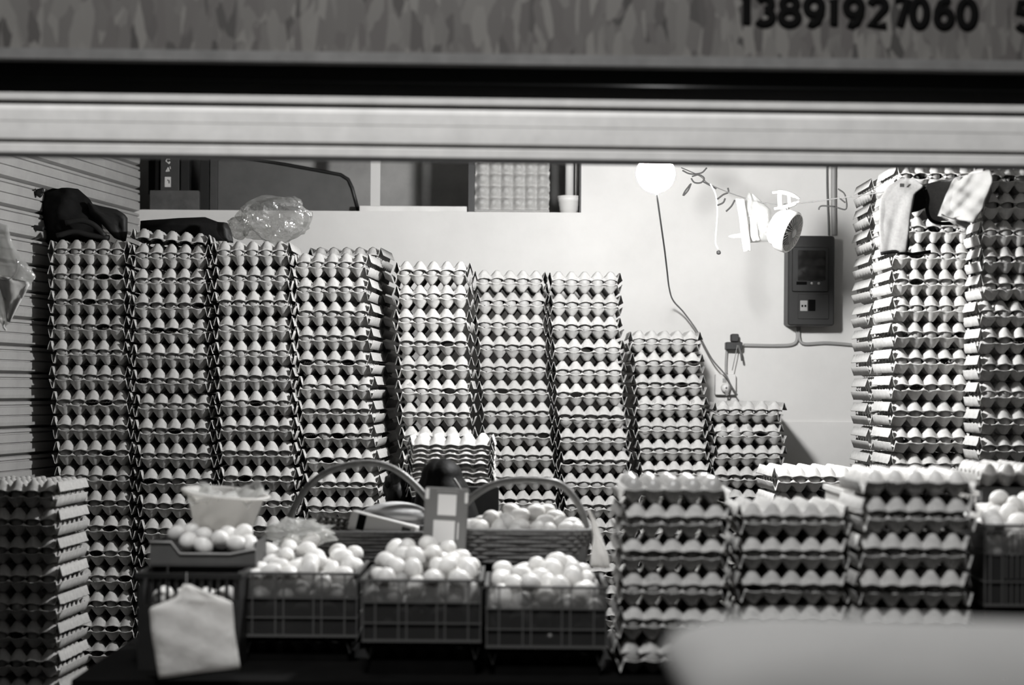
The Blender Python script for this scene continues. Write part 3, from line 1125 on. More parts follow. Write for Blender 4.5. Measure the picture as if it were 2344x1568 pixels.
# open tray of eggs behind the slotted crate
D = 4.78
a = P(2352, 1116, D)
hb = a.z
q = Matrix.Translation((a.x, D + TD / 2, hb))
add_tray(q, 'open egg tray behind the slotted crate at right', 'open egg trays')
for jn in range(6):
    for i in range(3):
        add_egg((a.x + (i - 2) * PT, D + TD / 2 + (jn - 2.5) * PT, hb + 0.033), (random.gauss(0, .1), random.gauss(0, .1), random.uniform(0, 6)), 'egg, %s from left, %s row, open tray behind the slotted crate' % (NTH[i], ROWN[jn]), 'eggs in the tray behind the slotted crate')
bx = MB().box((a.x - 0.11, D + 0.01, TBL), (a.x + 0.13, D + TD - 0.01, hb - 0.0005)).build('wooden_block', M['brown'])
tag(bx, 'dark box under the open tray behind the slotted crate', 'box')

# ------------------------------------------------------------------ black crate, dark tray of eggs, basin
D = 4.44
a, b = P(316, 1312, D), P(546, 1540, D)
bc = thing('black_crate', 'black plastic crate at the left end of the table', 'crate', ((a.x + b.x) / 2, D + 0.18, TBL))
x0, x1, z1 = a.x, b.x, (a.z + P(546, 1312, D).z) / 2
MB().box((x0, D, TBL), (x1, D + 0.4, TBL + 0.008)).build('base', M['blackplastic'], bc)
for lo, hi in (((x0, D, TBL + .008), (x1, D + .004, z1 - 0.075)), ((x0, D + .396, TBL + .008), (x1, D + .4, z1 - .012)), ((x0, D + .004, TBL + .008), (x0 + .004, D + .396, z1 - .012)), ((x1 - .004, D + .004, TBL + .008), (x1, D + .396, z1 - .012))):
    MB().box(lo, hi).build('side_panel', M['blackplastic'], bc)
for q in range(12):
    xx = x0 + (x1 - x0) * (0.04 + 0.92 * q / 11)
    MB().box((xx - 0.004, D, z1 - 0.075), (xx + 0.004, D + 0.004, z1 - 0.012)).build('lattice_bar', M['blackplastic'], bc)
rm = MB()
for lo, hi in (((x0 - .006, D - .006, z1 - .012), (x1 + .006, D + .004, z1)), ((x0 - .006, D + .396, z1 - .012), (x1 + .006, D + .406, z1)), ((x0 - .006, D, z1 - .012), (x0 + .004, D + .4, z1)), ((x1 - .004, D, z1 - .012), (x1 + .006, D + .4, z1))):
    rm.box(lo, hi)
rm.build('rim', M['blackplastic'], bc)
heapn = 0
r2 = np.random.default_rng(5)
MB().box((x0 + 0.006, D + 0.006, TBL + 0.009), (x1 - 0.006, D + 0.39, z1 - 0.085)).build('cardboard_liner', M['dark'], bc)
for i in range(4):
    for jn in range(2):
        add_egg((x0 + 0.05 + i * 0.047 + r2.normal(0, .003), D + 0.045 + jn * 0.05, z1 - 0.062), rand_rot(), 'egg in shade inside the black crate, %s from left, %s row' % (NTH[i], ROWN[jn]), 'eggs inside the black crate')

# the dark display tray with lowered front, on the crate
D2 = 4.60
tx0, tx1 = P(343, 1240, D2).x, P(585, 1240, D2).x
tz = z1 + 0.001
et = thing('display_tray', 'dark plastic tray with lowered front holding eggs under the basin', 'tray', ((tx0 + tx1) / 2, D2 + 0.1, tz))
zf = P(470, 1268, D2).z
zt_ = P(380, 1241, D2).z
MB().box((tx0, D2, tz), (tx1, D2 + 0.2, tz + 0.006)).build('base', M['dark'], et)
fp = [(tx0, tz + 0.006), (tx1, tz + 0.006), (tx1, zf + 0.012), (tx1 - 0.03, zf + 0.006), (tx1 - 0.06, zf), (P(412, 1268, D2).x, zf), (P(392, 1246, D2).x, zt_), (tx0, zt_)]
MB().prism(fp, D2, D2 + 0.004).build('front_panel', M['dark2'], et)
MB().box((tx0, D2 + 0.196, tz + 0.006), (tx1, D2 + 0.2, zt_)).build('back_panel', M['dark'], et)
for xx in (tx0, tx1 - 0.004):
    MB().box((xx, D2 + 0.004, tz + 0.006), (xx + 0.004, D2 + 0.196, zt_)).build('side_panel', M['dark'], et)
lipp = [Vector((x, D2 - 0.002, z)) for x, z in fp[2:]]
MB().tube(lipp, 0.003, 6).build('lip', M['midgrey'], et, True)
dt_e = []
for k, (px, py, dy) in enumerate(((405, 1222, .10), (432, 1238, .045), (465, 1226, .10), (464, 1250, .03), (505, 1236, .045), (525, 1226, .09), (555, 1222, .09), (540, 1246, .04), (570, 1246, .05), (484, 1215, .15), (440, 1215, .15))):
    p = P(px, py, D2 + dy)
    dt_e.append(p)
for p, lb_ in zip(dt_e, row_labels(dt_e, 'dark tray below the basin', 0.05)):
    add_egg(p, rand_rot(), lb_, 'eggs in the dark display tray')
MB().box((tx0 + 0.005, D2 + 0.006, tz + 0.0065), (tx1 - 0.005, D2 + 0.19, P(470, 1262, D2 + 0.1).z - 0.012)).build('cardboard_liner', M['dark'], et)

# white basin with crumpled film inside
Db = 4.70
bc_ = P(497, 1212, Db)
bmx = Matrix.Translation((bc_.x, Db + 0.09, bc_.z - 0.002)) @ Matrix.Rotation(0.10, 4, 'Y') @ Matrix.Rotation(0.06, 4, 'X')
ba = thing('basin', 'white plastic basin lined with crumpled film above the tray of eggs', 'basin', bmx.translation)
bsp = [(0.002, 0.0), (0.068, 0.0), (0.073, 0.006), (0.096, 0.082), (0.106, 0.087), (0.111, 0.085), (0.1115, 0.089), (0.105, 0.0915), (0.094, 0.087), (0.069, 0.008), (0.002, 0.004)]
MB().lathe(bsp, 40, bmx, cap=False).build('bowl', M['basin'], ba, True)
r_ = np.random.default_rng(4)
cr_ = MB()
n, k = 36, 8
vs, fs = [], []
for i in range(k):
    f = i / (k - 1)
    for j in range(n):
        an = 2 * PI * j / n
        rr = 0.02 + 0.088 * f
        z = 0.075 + 0.012 * math.sin(5 * an + 3 * f) + r_.normal(0, 0.005) + 0.022 * f * (0.5 + 0.5 * math.cos(an - 0.2)) + (0.012 if i == k - 1 else 0) * math.sin(9 * an)
        vs.append(bmx @ Vector((rr * math.cos(an), rr * math.sin(an), z)))
for i in range(k - 1):
    for j in range(n):
        fs.append((i * n + j, i * n + (j + 1) % n, (i + 1) * n + (j + 1) % n, (i + 1) * n + j))
fs.append(tuple(range(n)))
cr_.add(vs, fs)
cr_.build('film', M['film2'], ba, True)

# white carrier bag hanging on the black crate
wbg = thing('carrier_bag', 'white plastic carrier bag hanging in front of the black crate', 'bag', P(440, 1550, 4.255))
sheet([(419, 1338), (402, 1368), (341, 1392), (349, 1470), (363, 1553)], [(436, 1338), (462, 1350), (532, 1378), (537, 1445), (550, 1528)], 4.255, puff=0.012, wr=0.003, seed=3).build('body', M['bag'], wbg, True)
MB().tube(smooth_path([P(427, 1345, 4.255), P(427, 1322, 4.36), P(427, 1311, 4.433)], 8), 0.0015, 6).build('hook', M['wire'], wbg, True)

# ------------------------------------------------------------------ wicker baskets
def basket(name, label, x0, x1, D, dep, zb_, zt_, handle, mh):
    cx, cy = (x0 + x1) / 2, D + dep / 2
    t = thing(name, label, 'basket', (cx, cy, zb_))
    n = 44

    def ring(f, z, wob=0.0, ph=0.0, ins=0.0):
        a, b = (x1 - x0) / 2 * f - ins, dep / 2 * f - ins
        out = []
        for j in range(n):
            an = 2 * PI * j / n
            ca, sa = math.cos(an), math.sin(an)
            e = 0.38
            r = wob * math.cos(j * PI + ph)
            out.append(Vector((cx + (a + r) * math.copysign(abs(ca) ** e, ca), cy + (b + r) * math.copysign(abs(sa) ** e, sa), z)))
        return out
    rows = 8
    h = (zt_ - zb_) / rows
    for k in range(rows):
        z = zb_ + (k + 0.5) * h
        f = 0.90 + 0.10 * (k / (rows - 1))
        MB().tube(ring(f, z, 0.0022, (k % 2) * PI), h * 0.55, 6, True).build('weave_row', M['wicker'], t, True)
    base = MB()
    rg = ring(0.9, zb_ + 0.002)
    base.add(rg, [tuple(range(n))])
    top = ring(0.9, zb_ + 0.006)
    base2 = MB().add(rg + top, [tuple(range(n)), tuple(range(2 * n - 1, n - 1, -1))] + [(i, (i + 1) % n, n + (i + 1) % n, n + i) for i in range(n)])
    base2.build('base', M['wicker'], t)
    rim = ring(1.0, zt_ + 0.002)
    MB().tube(rim, 0.006, 8, True).build('rim', M['wicker'], t, True)
    hd = smooth_path([P(a, b, d) for a, b, d in handle], 48)
    MB().tube(hd, mh, 10).build('handle', M['cane'], t, True)
    return t


Dr = 4.80
bx0, bx1 = P(1030, 1240, Dr).x, P(1356, 1240, Dr).x
zt_r, zb_r = P(1210, 1218, Dr).z, P(1210, 1292, Dr).z
hc = Dr + 0.11
basket('wicker_basket', 'wicker basket of loose eggs with a tall arched cane handle', bx0, bx1, Dr, 0.24, zb_r, zt_r,
       [(1042, 1225, hc), (1062, 1160, hc), (1110, 1118, hc), (1165, 1101, hc), (1225, 1099, hc), (1280, 1108, hc), (1318, 1145, hc), (1338, 1190, hc), (1344, 1228, hc)], 0.0088)
bx = MB().box((bx0 + 0.03, Dr + 0.03, TBL), (bx1 - 0.03, Dr + 0.21, zb_r - 0.006)).build('wooden_block', M['table'])
tag(bx, 'dark box carrying the wicker basket of eggs', 'box')
e_pos = [(1083, 1205, .05), (1102, 1208, .04), (1124, 1186, .13), (1108, 1198, .15), (1160, 1196, .06), (1188, 1205, .05), (1170, 1170, .17), (1190, 1182, .12), (1225, 1172, .14), (1233, 1208, .05),
         (1248, 1197, .07), (1250, 1172, .17), (1272, 1186, .13), (1288, 1200, .08), (1310, 1203, .06), (1254, 1213, .05), (1143, 1209, .05), (1320, 1213, .05), (1210, 1196, .16), (1148, 1188, .17), (1296, 1212, .05), (1180, 1213, .05), (1076, 1211, .05)]
e_pts = [P(px, py, Dr + dy) for px, py, dy in e_pos]
for p, lb_ in zip(e_pts, row_labels(e_pts, 'wicker basket', 0.045)):
    add_egg(p, (random.choice((PI / 2, 1.2, 0.3)), random.gauss(0, .3), random.uniform(0, 6)), lb_, 'eggs in the wicker basket')
ins = MB()
zl_ = P(1210, 1232, Dr + .1).z
MB().box((bx0 + 0.015, Dr + 0.015, zb_r + 0.008), (bx1 - 0.015, Dr + 0.225, zl_ - 0.012)).build('straw_bed', M['brown'])
tag(bpy.data.objects['straw_bed'], 'dark bedding under the eggs in the wicker basket', 'bedding')

Dl = 4.96
bx0, bx1 = P(655, 1240, Dl).x, P(1008, 1240, Dl).x
zt_l, zb_l = P(820, 1222, Dl).z, P(820, 1290, Dl).z
hc = Dl + 0.11
basket('wicker_basket', 'wicker basket with arched handle behind the left egg crates', bx0, bx1, Dl, 0.24, zb_l, zt_l,
       [(660, 1228, hc), (668, 1175, hc), (700, 1120, hc), (745, 1083, hc), (800, 1064, hc), (855, 1060, hc), (905, 1075, hc), (950, 1110, hc), (985, 1155, hc), (1002, 1215, hc), (1003, 1230, hc)], 0.0088)
bx = MB().box((bx0 + 0.03, Dl + 0.03, TBL), (bx1 - 0.03, Dl + 0.21, zb_l - 0.006)).build('wooden_block', M['table'])
tag(bx, 'dark box carrying the left wicker basket', 'box')
# what lies in the left basket
sp = P(905, 1180, Dl + 0.12)
bg = lump((sp.x, sp.y, sp.z), (0.088, 0.06, 0.036), seed=6, amp=0.06, freq=1.5)
tag(bg.build('cloth_bundle', M['stripe'], None, True), 'rolled striped cloth lying in the left wicker basket', 'cloth')
bxp = P(878, 1208, Dl + 0.045)
rot = Matrix.Translation(bxp) @ Matrix.Rotation(0.235, 4, 'Y') @ Matrix.Rotation(-0.12, 4, 'Z')
wb_ = thing('carton', 'white carton with dark marks lying tilted in the left basket', 'box', bxp)
MB().rbox((-0.088, -0.03, -0.026), (0.088, 0.03, 0.026), 0.005, rot).build('body', M['white'], wb_)
wbb = wb_.children[0]
MB().box((-0.066, -0.0315, -0.018), (-0.045, -0.0302, 0.022), rot).build('printed_mark', M['digit'], wbb)
MB().box((0.052, -0.0315, 0.002), (0.075, -0.0302, 0.018), rot).build('printed_mark', M['dark'], wbb)
pz_ = P(765, 1212, Dl + 0.03)
q = Matrix.Translation((P(768, 1206, Dl).x, Dl + 0.045, pz_.z - 0.004)) @ Matrix.Rotation(-PI / 2 - 0.35, 4, 'X') @ Matrix.Rotation(PI / 2 + 0.1, 4, 'Z') @ Matrix.Diagonal((0.30, 0.36, 0.8, 1))
add_tray(q, 'torn piece of egg tray tipped up in the left basket', 'loose egg trays')

# crumpled clear film over the back of the left crate
fl_ = P(690, 1215, 4.93)
tag(lump((fl_.x, 4.90, P(690, 1222, 4.9).z), (0.08, 0.035, 0.035), seed=21, n=36, k=18, amp=0.3, freq=4, crumple=0.08).build('plastic_film', M['film2'], None, False), 'crumpled clear plastic behind the left crate of eggs', 'plastic film')

# payment sign standing between the baskets
Dq = 4.74
qs = thing('payment_sign', 'grey counter sign with two blank white squares between the baskets', 'sign', P(1020, 1255, Dq))
c0 = P(1020, 1185, Dq)
qm = Matrix.Translation(c0) @ Matrix.Rotation(0.045, 4, 'Y') @ Matrix.Rotation(0.06, 4, 'X')
px = Dq / F
qpn = MB().rbox((-50 * px, -0.004, -72 * px), (50 * px, 0.004, 69 * px), 0.006, qm).build('panel', M['signp'], qs)
MB().box((-19 * px, -0.0052, 6 * px), (23 * px, -0.0042, 54 * px), qm).build('white_square', M['signw'], qpn)
MB().box((-27 * px, -0.0052, -58 * px), (22 * px, -0.0042, -6 * px), qm).build('white_square', M['signw'], qpn)
MB().box((-22 * px, -0.005, 59 * px), (26 * px, -0.0042, 63 * px), qm).build('header_line', M['grey'], qpn)
MB().box((-48 * px, -0.005, 42 * px), (-40 * px, -0.0042, 66 * px), qm).build('clear_edge', M['signw'], qpn)
MB().box((42 * px, -0.005, 36 * px), (49 * px, -0.0042, 60 * px), qm).build('clear_edge', M['signw'], qpn)
MB().box((28 * px, -0.005, -48 * px), (31 * px, -0.0042, -10 * px), qm).build('clear_edge', M['signw'], qpn)
MB().box((-50 * px, -0.02, -74 * px - (P(1020, 1185 + 74, Dq).z - TBL) * 0 - 0.004), (50 * px, 0.05, -72 * px), qm).build('foot', M['midgrey'], qs)
bz = P(1020, 1262, Dq).z - 0.006
bx = MB().box((P(975, 1250, Dq).x, Dq - 0.02, TBL), (P(1075, 1250, Dq).x, Dq + 0.05, bz)).build('wooden_block', M['table'])
tag(bx, 'dark block under the payment sign', 'block')

# twisted white bag beside the right basket
tw = thing('twisted_bag', 'twisted white plastic bag hanging beside the wicker basket handle', 'bag', P(1370, 1280, 4.72))
sheet([(1344, 1166), (1352, 1190), (1358, 1230), (1352, 1275), (1350, 1300)], [(1349, 1166), (1364, 1190), (1378, 1230), (1394, 1275), (1396, 1300)], 4.74, puff=0.012, wr=0.003, seed=8, rows=18, cols=10).build('body', M['bag'], tw, True)

# ------------------------------------------------------------------ the seated person and the chair
def skin_figure(name, nodes, edges, material, root=0, sub=2):
    me = bpy.data.meshes.new(name)
    me.from_pydata([n[0] for n in nodes], edges, [])
    o = bpy.data.objects.new(name, me)
    C.objects.link(o)
    md = o.modifiers.new('skin', 'SKIN')
    md.use_smooth_shade = True
    lay = me.skin_vertices[0] if me.skin_vertices else None
    if lay is None:
        bm = bmesh.new()
        bm.from_mesh(me)
        bm.verts.layers.skin.verify()
        bm.to_mesh(me)
        bm.free()
        lay = me.skin_vertices[0]
    for i, n in enumerate(nodes):
        r = n[1]
        lay.data[i].radius = r if isinstance(r, tuple) else (r, r)
        lay.data[i].use_root = (i == root)
    sb_ = o.modifiers.new('sub', 'SUBSURF')
    sb_.levels = sub
    sb_.render_levels = sub
    me.materials.append(material)
    return o


hd_ = P(1012, 1092, 5.33)
px_, pyc = -0.165, 5.50          # pelvis column
cxh = hd_.x
nodes = [
    ((px_, pyc, 0.52), (0.13, 0.11)),            # 0 pelvis
    ((px_ + .005, pyc - 0.03, 0.70), (0.12, 0.10)),   # 1 waist
    ((px_ + .01, pyc - 0.07, 0.90), (0.125, 0.10)),   # 2 chest
    ((px_ + .005, pyc - 0.11, 1.03), (0.085, 0.075)),     # 3 upper chest
    ((cxh + 0.01, pyc - 0.15, 1.09), (0.048, 0.048)),   # 4 neck
    ((cxh, hd_.y, hd_.z - 0.02), (0.066, 0.078)),      # 5 head
    ((cxh, hd_.y - 0.03, hd_.z - 0.08), (0.05, 0.05)),  # 6 jaw
    ((px_ - 0.12, pyc - 0.08, 1.0), (0.055, 0.055)),  # 7 shoulder
    ((px_ - 0.16, pyc - 0.14, 0.80), (0.045, 0.045)),  # 8 elbow
    ((px_ - 0.06, pyc - 0.33, 0.70), (0.034, 0.034)),  # 9 wrist
    ((px_ + 0.135, pyc - 0.06, 1.03), (0.055, 0.055)),  # 10
    ((px_ + 0.16, pyc - 0.14, 0.80), (0.045, 0.045)),
    ((px_ + 0.06, pyc - 0.33, 0.70), (0.034, 0.034)),
    ((px_ - 0.09, pyc - 0.06, 0.50), (0.08, 0.08)),   # 13 hip
    ((px_ - 0.10, pyc - 0.36, 0.50), (0.062, 0.062)),  # 14 knee
    ((px_ - 0.10, pyc - 0.36, 0.10), (0.042, 0.042)),  # 15 ankle
    ((px_ - 0.10, pyc - 0.48, 0.05), (0.038, 0.036)),  # 16 toe
    ((px_ + 0.09, pyc - 0.06, 0.50), (0.08, 0.08)),
    ((px_ + 0.10, pyc - 0.36, 0.50), (0.062, 0.062)),
    ((px_ + 0.10, pyc - 0.36, 0.10), (0.042, 0.042)),
    ((px_ + 0.10, pyc - 0.48, 0.05), (0.038, 0.036)),
]
edges = [(0, 1), (1, 2), (2, 3), (3, 4), (4, 5), (5, 6), (3, 7), (7, 8), (8, 9), (3, 10), (10, 11), (11, 12), (0, 13), (13, 14), (14, 15), (15, 16), (0, 17), (17, 18), (18, 19), (19, 20)]
pers = thing('person', 'person in black with dark hair bent over behind the payment sign', 'person', (px_, pyc, 0))
bd = skin_figure('body', nodes, edges, M['black'])
bd.parent = pers
bd.matrix_local = Matrix.Translation(-Vector((px_, pyc, 0)))
# hands with five fingers resting in the lap
for sd_, wv_ in ((-1, nodes[9][0]), (1, nodes[12][0])):
    b0 = Vector(wv_)
    hn = [(b0, (0.026, 0.02)), (b0 + Vector((-sd_ * 0.01, -0.05, -0.02)), (0.034, 0.016))]
    he = [(0, 1)]
    for q in range(4):
        k = len(hn)
        off = Vector(((q - 1.5) * 0.019, 0, 0))
        L = (0.055, 0.068, 0.066, 0.05)[q]
        p1 = b0 + Vector((-sd_ * 0.01, -0.08, -0.025)) + off
        hn += [(p1, (0.009, 0.009)), (p1 + Vector((0, -L * 0.55, -0.008)), (0.008, 0.008)), (p1 + Vector((0, -L * 0.85, -0.03)), (0.007, 0.007))]
        he += [(1, k), (k, k + 1), (k + 1, k + 2)]
    k = len(hn)
    p1 = b0 + Vector((-sd_ * 0.035, -0.035, -0.02))
    hn += [(p1, (0.011, 0.011)), (p1 + Vector((-sd_ * 0.02, -0.035, -0.012)), (0.009, 0.009))]
    he += [(0, k), (k, k + 1)]
    h_ = skin_figure('hand', hn, he, M['skin'], sub=1)
    h_.parent = pers
    h_.matrix_local = Matrix.Translation(-Vector((px_, pyc, 0)))
# hair: a cap that falls forward, with strands
hv, hf = [], []
n, k = 40, 20
r_ = np.random.default_rng(2)
jit = r_.normal(0, 0.0032, n)
for i in range(k + 1):
    f = i / k
    for j in range(n):
        an = 2 * PI * j / n
        ca, sa = math.cos(an), math.sin(an)
        # radius grows from the crown to a falling curtain
        if f < 0.5:
            th = f / 0.5 * PI / 2
            rr, z = math.sin(th) * 0.062, 0.052 * math.cos(th)
        else:
            g_ = (f - 0.5) / 0.5
            rr, z = 0.062 + 0.040 * g_ ** 0.7, -0.12 * g_
        rr = rr + jit[j] * (0.3 + f) + (0.0025 * math.sin(an * 17)) * f
        hv.append((cxh + rr * ca * 0.92 + 0.012 * max(0, -z) / 0.1, hd_.y + rr * sa * 1.02, hd_.z + z))
for i in range(k):
    for j in range(n):
        hf.append((i * n + j, (i + 1) * n + j, (i + 1) * n + (j + 1) % n, i * n + (j + 1) % n))
hair_ = MB().add(hv, hf).build('hair', M['hair'], pers, True)
MB().tube(smooth_path([Vector((cxh + 0.035, hd_.y - 0.075, hd_.z - 0.0)), Vector((cxh + 0.055, hd_.y - 0.078, hd_.z - 0.03)), Vector((cxh + 0.072, hd_.y - 0.07, hd_.z - 0.055))], 8), 0.003, 6).build('hair_clip', M['midgrey'], hair_, True)

ch = thing('chair', 'black high-backed chair behind the seated person', 'chair', (px_, 5.6, 0))
cxr = P(1142, 1113, 5.66)
MB().rbox((cxr.x - 0.235, 5.625, 0.62), (cxr.x, 5.655, cxr.z), 0.004).build('backrest', M['blackplastic'], ch)
MB().box((px_ - 0.2, 5.32, 0.385), (px_ + 0.16, 5.66, 0.415)).build('seat', M['blackplastic'], ch)
for x in (px_ - 0.18, px_ + 0.14):
    for y in (5.345, 5.64):
        MB().box((x - 0.015, y - 0.015, 0), (x + 0.015, y + 0.015, 0.384)).build('leg', M['blackplastic'], ch)
for x in (cxr.x - 0.2, cxr.x - 0.04):
    MB().box((x - 0.012, 5.63, 0.416), (x + 0.012, 5.65, 0.63)).build('back_post', M['blackplastic'], ch)
# dark bundle left of the head
db = P(908, 1120, 5.75)
bun = thing('black_bag', 'bulging black bag between the basket handle and the nested trays', 'bag', (db.x, 5.80, 0))
lump((db.x, 5.80, db.z - 0.02), (0.042, 0.07, 0.062), seed=14, amp=0.22, freq=2.5).build('body', M['blacksheen'], bun, True)
lump((db.x - 0.024, 5.77, db.z + 0.018), (0.016, 0.03, 0.022), seed=15, amp=0.2).build('knot', M['dark'], bun, True)
bx = MB().box((db.x - 0.05, 5.73, 0), (db.x + 0.04, 5.87, db.z - 0.079)).build('storage_box', M['dark'])
tag(bx, 'dark box carrying the bulging black bag', 'box')

# ------------------------------------------------------------------ bags on the tall stacks
z1_ = P(200, 548, 6.2).z
jb = thing('black_backpack', 'black bag with straps slumped on the leftmost tall stack', 'bag', (P(185, 550, 6.3).x, 6.35, z1_))
sheet([(120, 432), (96, 445), (90, 500), (98, 535), (106, 560)], [(178, 432), (205, 455), (228, 495), (238, 530), (240, 556)], 6.34, puff=0.07, wr=0.008, seed=31, rows=20, cols=18).build('body', M['black'], jb, True)
sheet([(200, 462), (205, 490), (240, 520), (262, 545), (280, 553)], [(216, 468), (270, 480), (292, 495), (292, 530), (288, 552)], 6.30, puff=0.02, wr=0.004, seed=32, rows=14, cols=10).build('flap', M['blacksheen'], jb, True)
for pts in ([(150, 510), (185, 505), (215, 515), (240, 540)], [(130, 540), (170, 530), (205, 538), (250, 545)], [(95, 448), (85, 440), (100, 436)], [(70, 520), (85, 522), (100, 524)]):
    pp = smooth_path([P(a, b, 6.235) for a, b in pts], 14)
    MB().tube(pp, 0.009, 6).build('strap', M['blacksheen'], jb, True)

fb = thing('flat_black_bag', 'flat black bag lying on the second tall stack', 'bag', (P(420, 545, 6.3).x, 6.35, P(420, 545, 6.3).z))
sheet([(322, 506), (320, 525), (322, 548)], [(470, 497), (510, 512), (518, 552)], 6.36, puff=0.06, wr=0.003, seed=41, rows=14, cols=22).build('body', M['black'], fb, True)
sheet([(498, 508), (495, 525), (506, 545), (520, 555)], [(520, 510), (528, 525), (533, 545), (534, 556)], 6.25, puff=0.02, wr=0.004, seed=42, rows=12, cols=8).build('gathered_end', M['blacksheen'], fb, True)

cb = thing('clear_bag', 'puffed-up clear plastic bag on the third tall stack', 'bag', (P(625, 555, 6.3).x, 6.36, P(625, 556, 6.3).z))
cl = P(632, 502, 6.35)
lump((cl.x, 6.36, cl.z), (0.116, 0.09, 0.075), seed=51, n=44, k=24, amp=0.20, freq=3.2, crumple=0.035).build('body', M['film'], cb, False)
lump((P(545, 520, 6.35).x, 6.36, P(545, 520, 6.35).z), (0.045, 0.04, 0.032), seed=52, n=24, k=14, amp=0.3, freq=3, crumple=0.05).build('tied_end', M['film'], cb, False)

# ------------------------------------------------------------------ things in the loft opening
DL = WB + 0.10


def pxbox(mb, x0, y0, x1, y1, D, dep):
    a, b = P(x0, y1, D), P(x1, y0, D)
    return mb.box((a.x, D, a.z), (b.x, D + dep, b.z))


db_ = thing('leaning_screen', 'dark panel with a black rounded edge leaning in the loft opening', 'panel', P(650, 484, DL))
pp = [(498, 485), (498, 330), (540, 358), (650, 376), (780, 400), (797, 411), (806, 430), (821, 485)]
poly = [(P(a, b, DL).x, max(P(a, b, DL).z, ledge_z + 0.001)) for a, b in pp]
MB().prism(poly, DL, DL + 0.015).build('sheet', M['dark2'], db_)
MB().tube([Vector((x, DL - 0.002, z)) for x, z in poly[2:]], 0.007, 6).build('edging', M['blackplastic'], db_, True)
zl = ledge_z + 0.0005
def lbox(x0, ytop, x1, dep, D, name, m, label, cat, ybot=None):
    a, b = P(x0, 480, D), P(x1, ytop, D)
    zz = zl if ybot is None else P(x0, ybot, D).z
    o = MB().rbox((a.x, D, zz), (b.x, D + dep, b.z), 0.004).build(name, m)
    tag(o, label, cat)
    return o
wbx = lbox(342, 436, 455, 0.16, WB + 0.03, 'wooden_box', M['brown'], 'brown wooden box on the left end of the loft ledge', 'box')
zt2 = P(400, 436, WB + 0.03).z
for i, (xa, xb, lab, m_) in enumerate(((322, 352, 'black upright case at the left end of the loft', 'blackplastic'), (353, 366, 'thin black upright case beside the lettered case', 'black'), (412, 432, 'dark upright case right of the lettered case', 'blackplastic'), (456, 478, 'tall black upright case beside the dark panel', 'blackplastic'), (479, 496, 'narrow charcoal case against the dark panel', 'dark'))):
    D = WB + 0.05
    a, b = P(xa, 470, D), P(xb, 330, D)
    base = zt2 + 0.001 if 342 < xb <= 455 else zl
    o = MB().rbox((a.x, WB + (0.06 if i else 0.2), base), (b.x, WB + 0.35, b.z), 0.003).build('upright_case', M[m_])
    tag(o, lab, 'case')
lc = thing('lettered_case', 'dark upright case with white lettering on the wooden box', 'case', (P(388, 436, WB + .05).x, WB + .2, zt2 + 0.001))
a, b = P(367, 436, WB + .05), P(410, 330, WB + .05)
MB().rbox((a.x, WB + 0.05, zt2 + 0.001), (b.x, WB + 0.35, b.z), 0.003).build('body', M['dark'], lc)
lcb = lc.children[0]
yl = WB + 0.0485
def stroke(pts, r=0.0022):
    MB().tube([Vector((P(x, y, yl).x, yl, P(x, y, yl).z)) for x, y in pts], r, 5).build('lettering', M['white'], lcb)
stroke([(389, 364), (382, 363), (380, 369), (385, 373), (389, 370)], 0.0028)
stroke([(389, 370), (386, 375)], 0.003)
stroke([(385, 383), (380, 393)])
stroke([(380, 392), (388, 391)])
stroke([(384, 384), (387, 392)], 0.0026)
stroke([(389, 381), (390, 387)], 0.0016)
pxbox(MB(), 377, 405, 391, 428, yl, 0.0012).build('white_label', M['white'], lcb)
pxbox(MB(), 383, 411, 385, 414, yl - 0.0006, 0.0005).build('printed_mark', M['digit'], lcb)
pxbox(MB(), 386, 412, 388, 420, yl - 0.0006, 0.0005).build('printed_mark', M['digit'], lcb)

o = MB().box((P(848, 470, WB + .2).x, WB + 0.2, ledge_z + 0.026), (P(870, 470, WB + .2).x, WB + 0.225, CEIL)).build('white_post', M['white'])
tag(o, 'narrow white upright board in the middle of the loft', 'board')
o = MB().rbox((P(823, 470, WB + .03).x, WB + 0.02, zl), (P(1069, 470, WB + .03).x, WB + 0.3, ledge_z + 0.0225), 0.004).build('ledge_board', M['shutter'])
tag(o, 'long pale board lying flat on the loft ledge', 'board')
o = MB().box((P(1072, 470, WB + .03).x, WB + 0.01, zl), (P(1086, 470, WB + .03).x, WB + 0.06, CEIL)).build('dark_post', M['blackplastic'])
tag(o, 'dark narrow post left of the standing egg tray', 'post')
o = MB().tube([(P(1303, 470, WB + .12).x, WB + 0.12, zl + 0.001), (P(1303, 470, WB + .12).x, WB + 0.12, CEIL)], 0.016, 14).build('white_pipe', M['white'], None, True)
tag(o, 'white pipe at the right end of the loft, behind the tub', 'pipe')
o = MB().tube([(P(1320, 470, WB + .12).x, WB + 0.12, zl + 0.001), (P(1320, 470, WB + .12).x, WB + 0.12, CEIL)], 0.007, 10).build('white_pipe', M['white'], None, True)
tag(o, 'thin white pipe beside the thicker pipe in the loft', 'pipe')
tub = thing('plastic_tub', 'small white ribbed tub on the right end of the loft ledge', 'tub', (P(1302, 486, WB + .05).x, WB + 0.055, zl))
tm_ = Matrix.Translation((P(1302, 486, WB + .05).x, WB + 0.055, zl))
MB().lathe([(0.002, 0), (0.032, 0), (0.033, 0.012), (0.0355, 0.013), (0.036, 0.028), (0.038, 0.029), (0.039, 0.045), (0.041, 0.046), (0.0415, 0.062), (0.039, 0.063), (0.034, 0.01), (0.002, 0.006)], 28, tm_, cap=False).build('body', M['white'], tub, True)
MB().lathe([(0.0395, 0.058), (0.0435, 0.059), (0.0435, 0.066), (0.0395, 0.067)], 28, tm_, cap=False).build('rim', M['white'], tub, True)

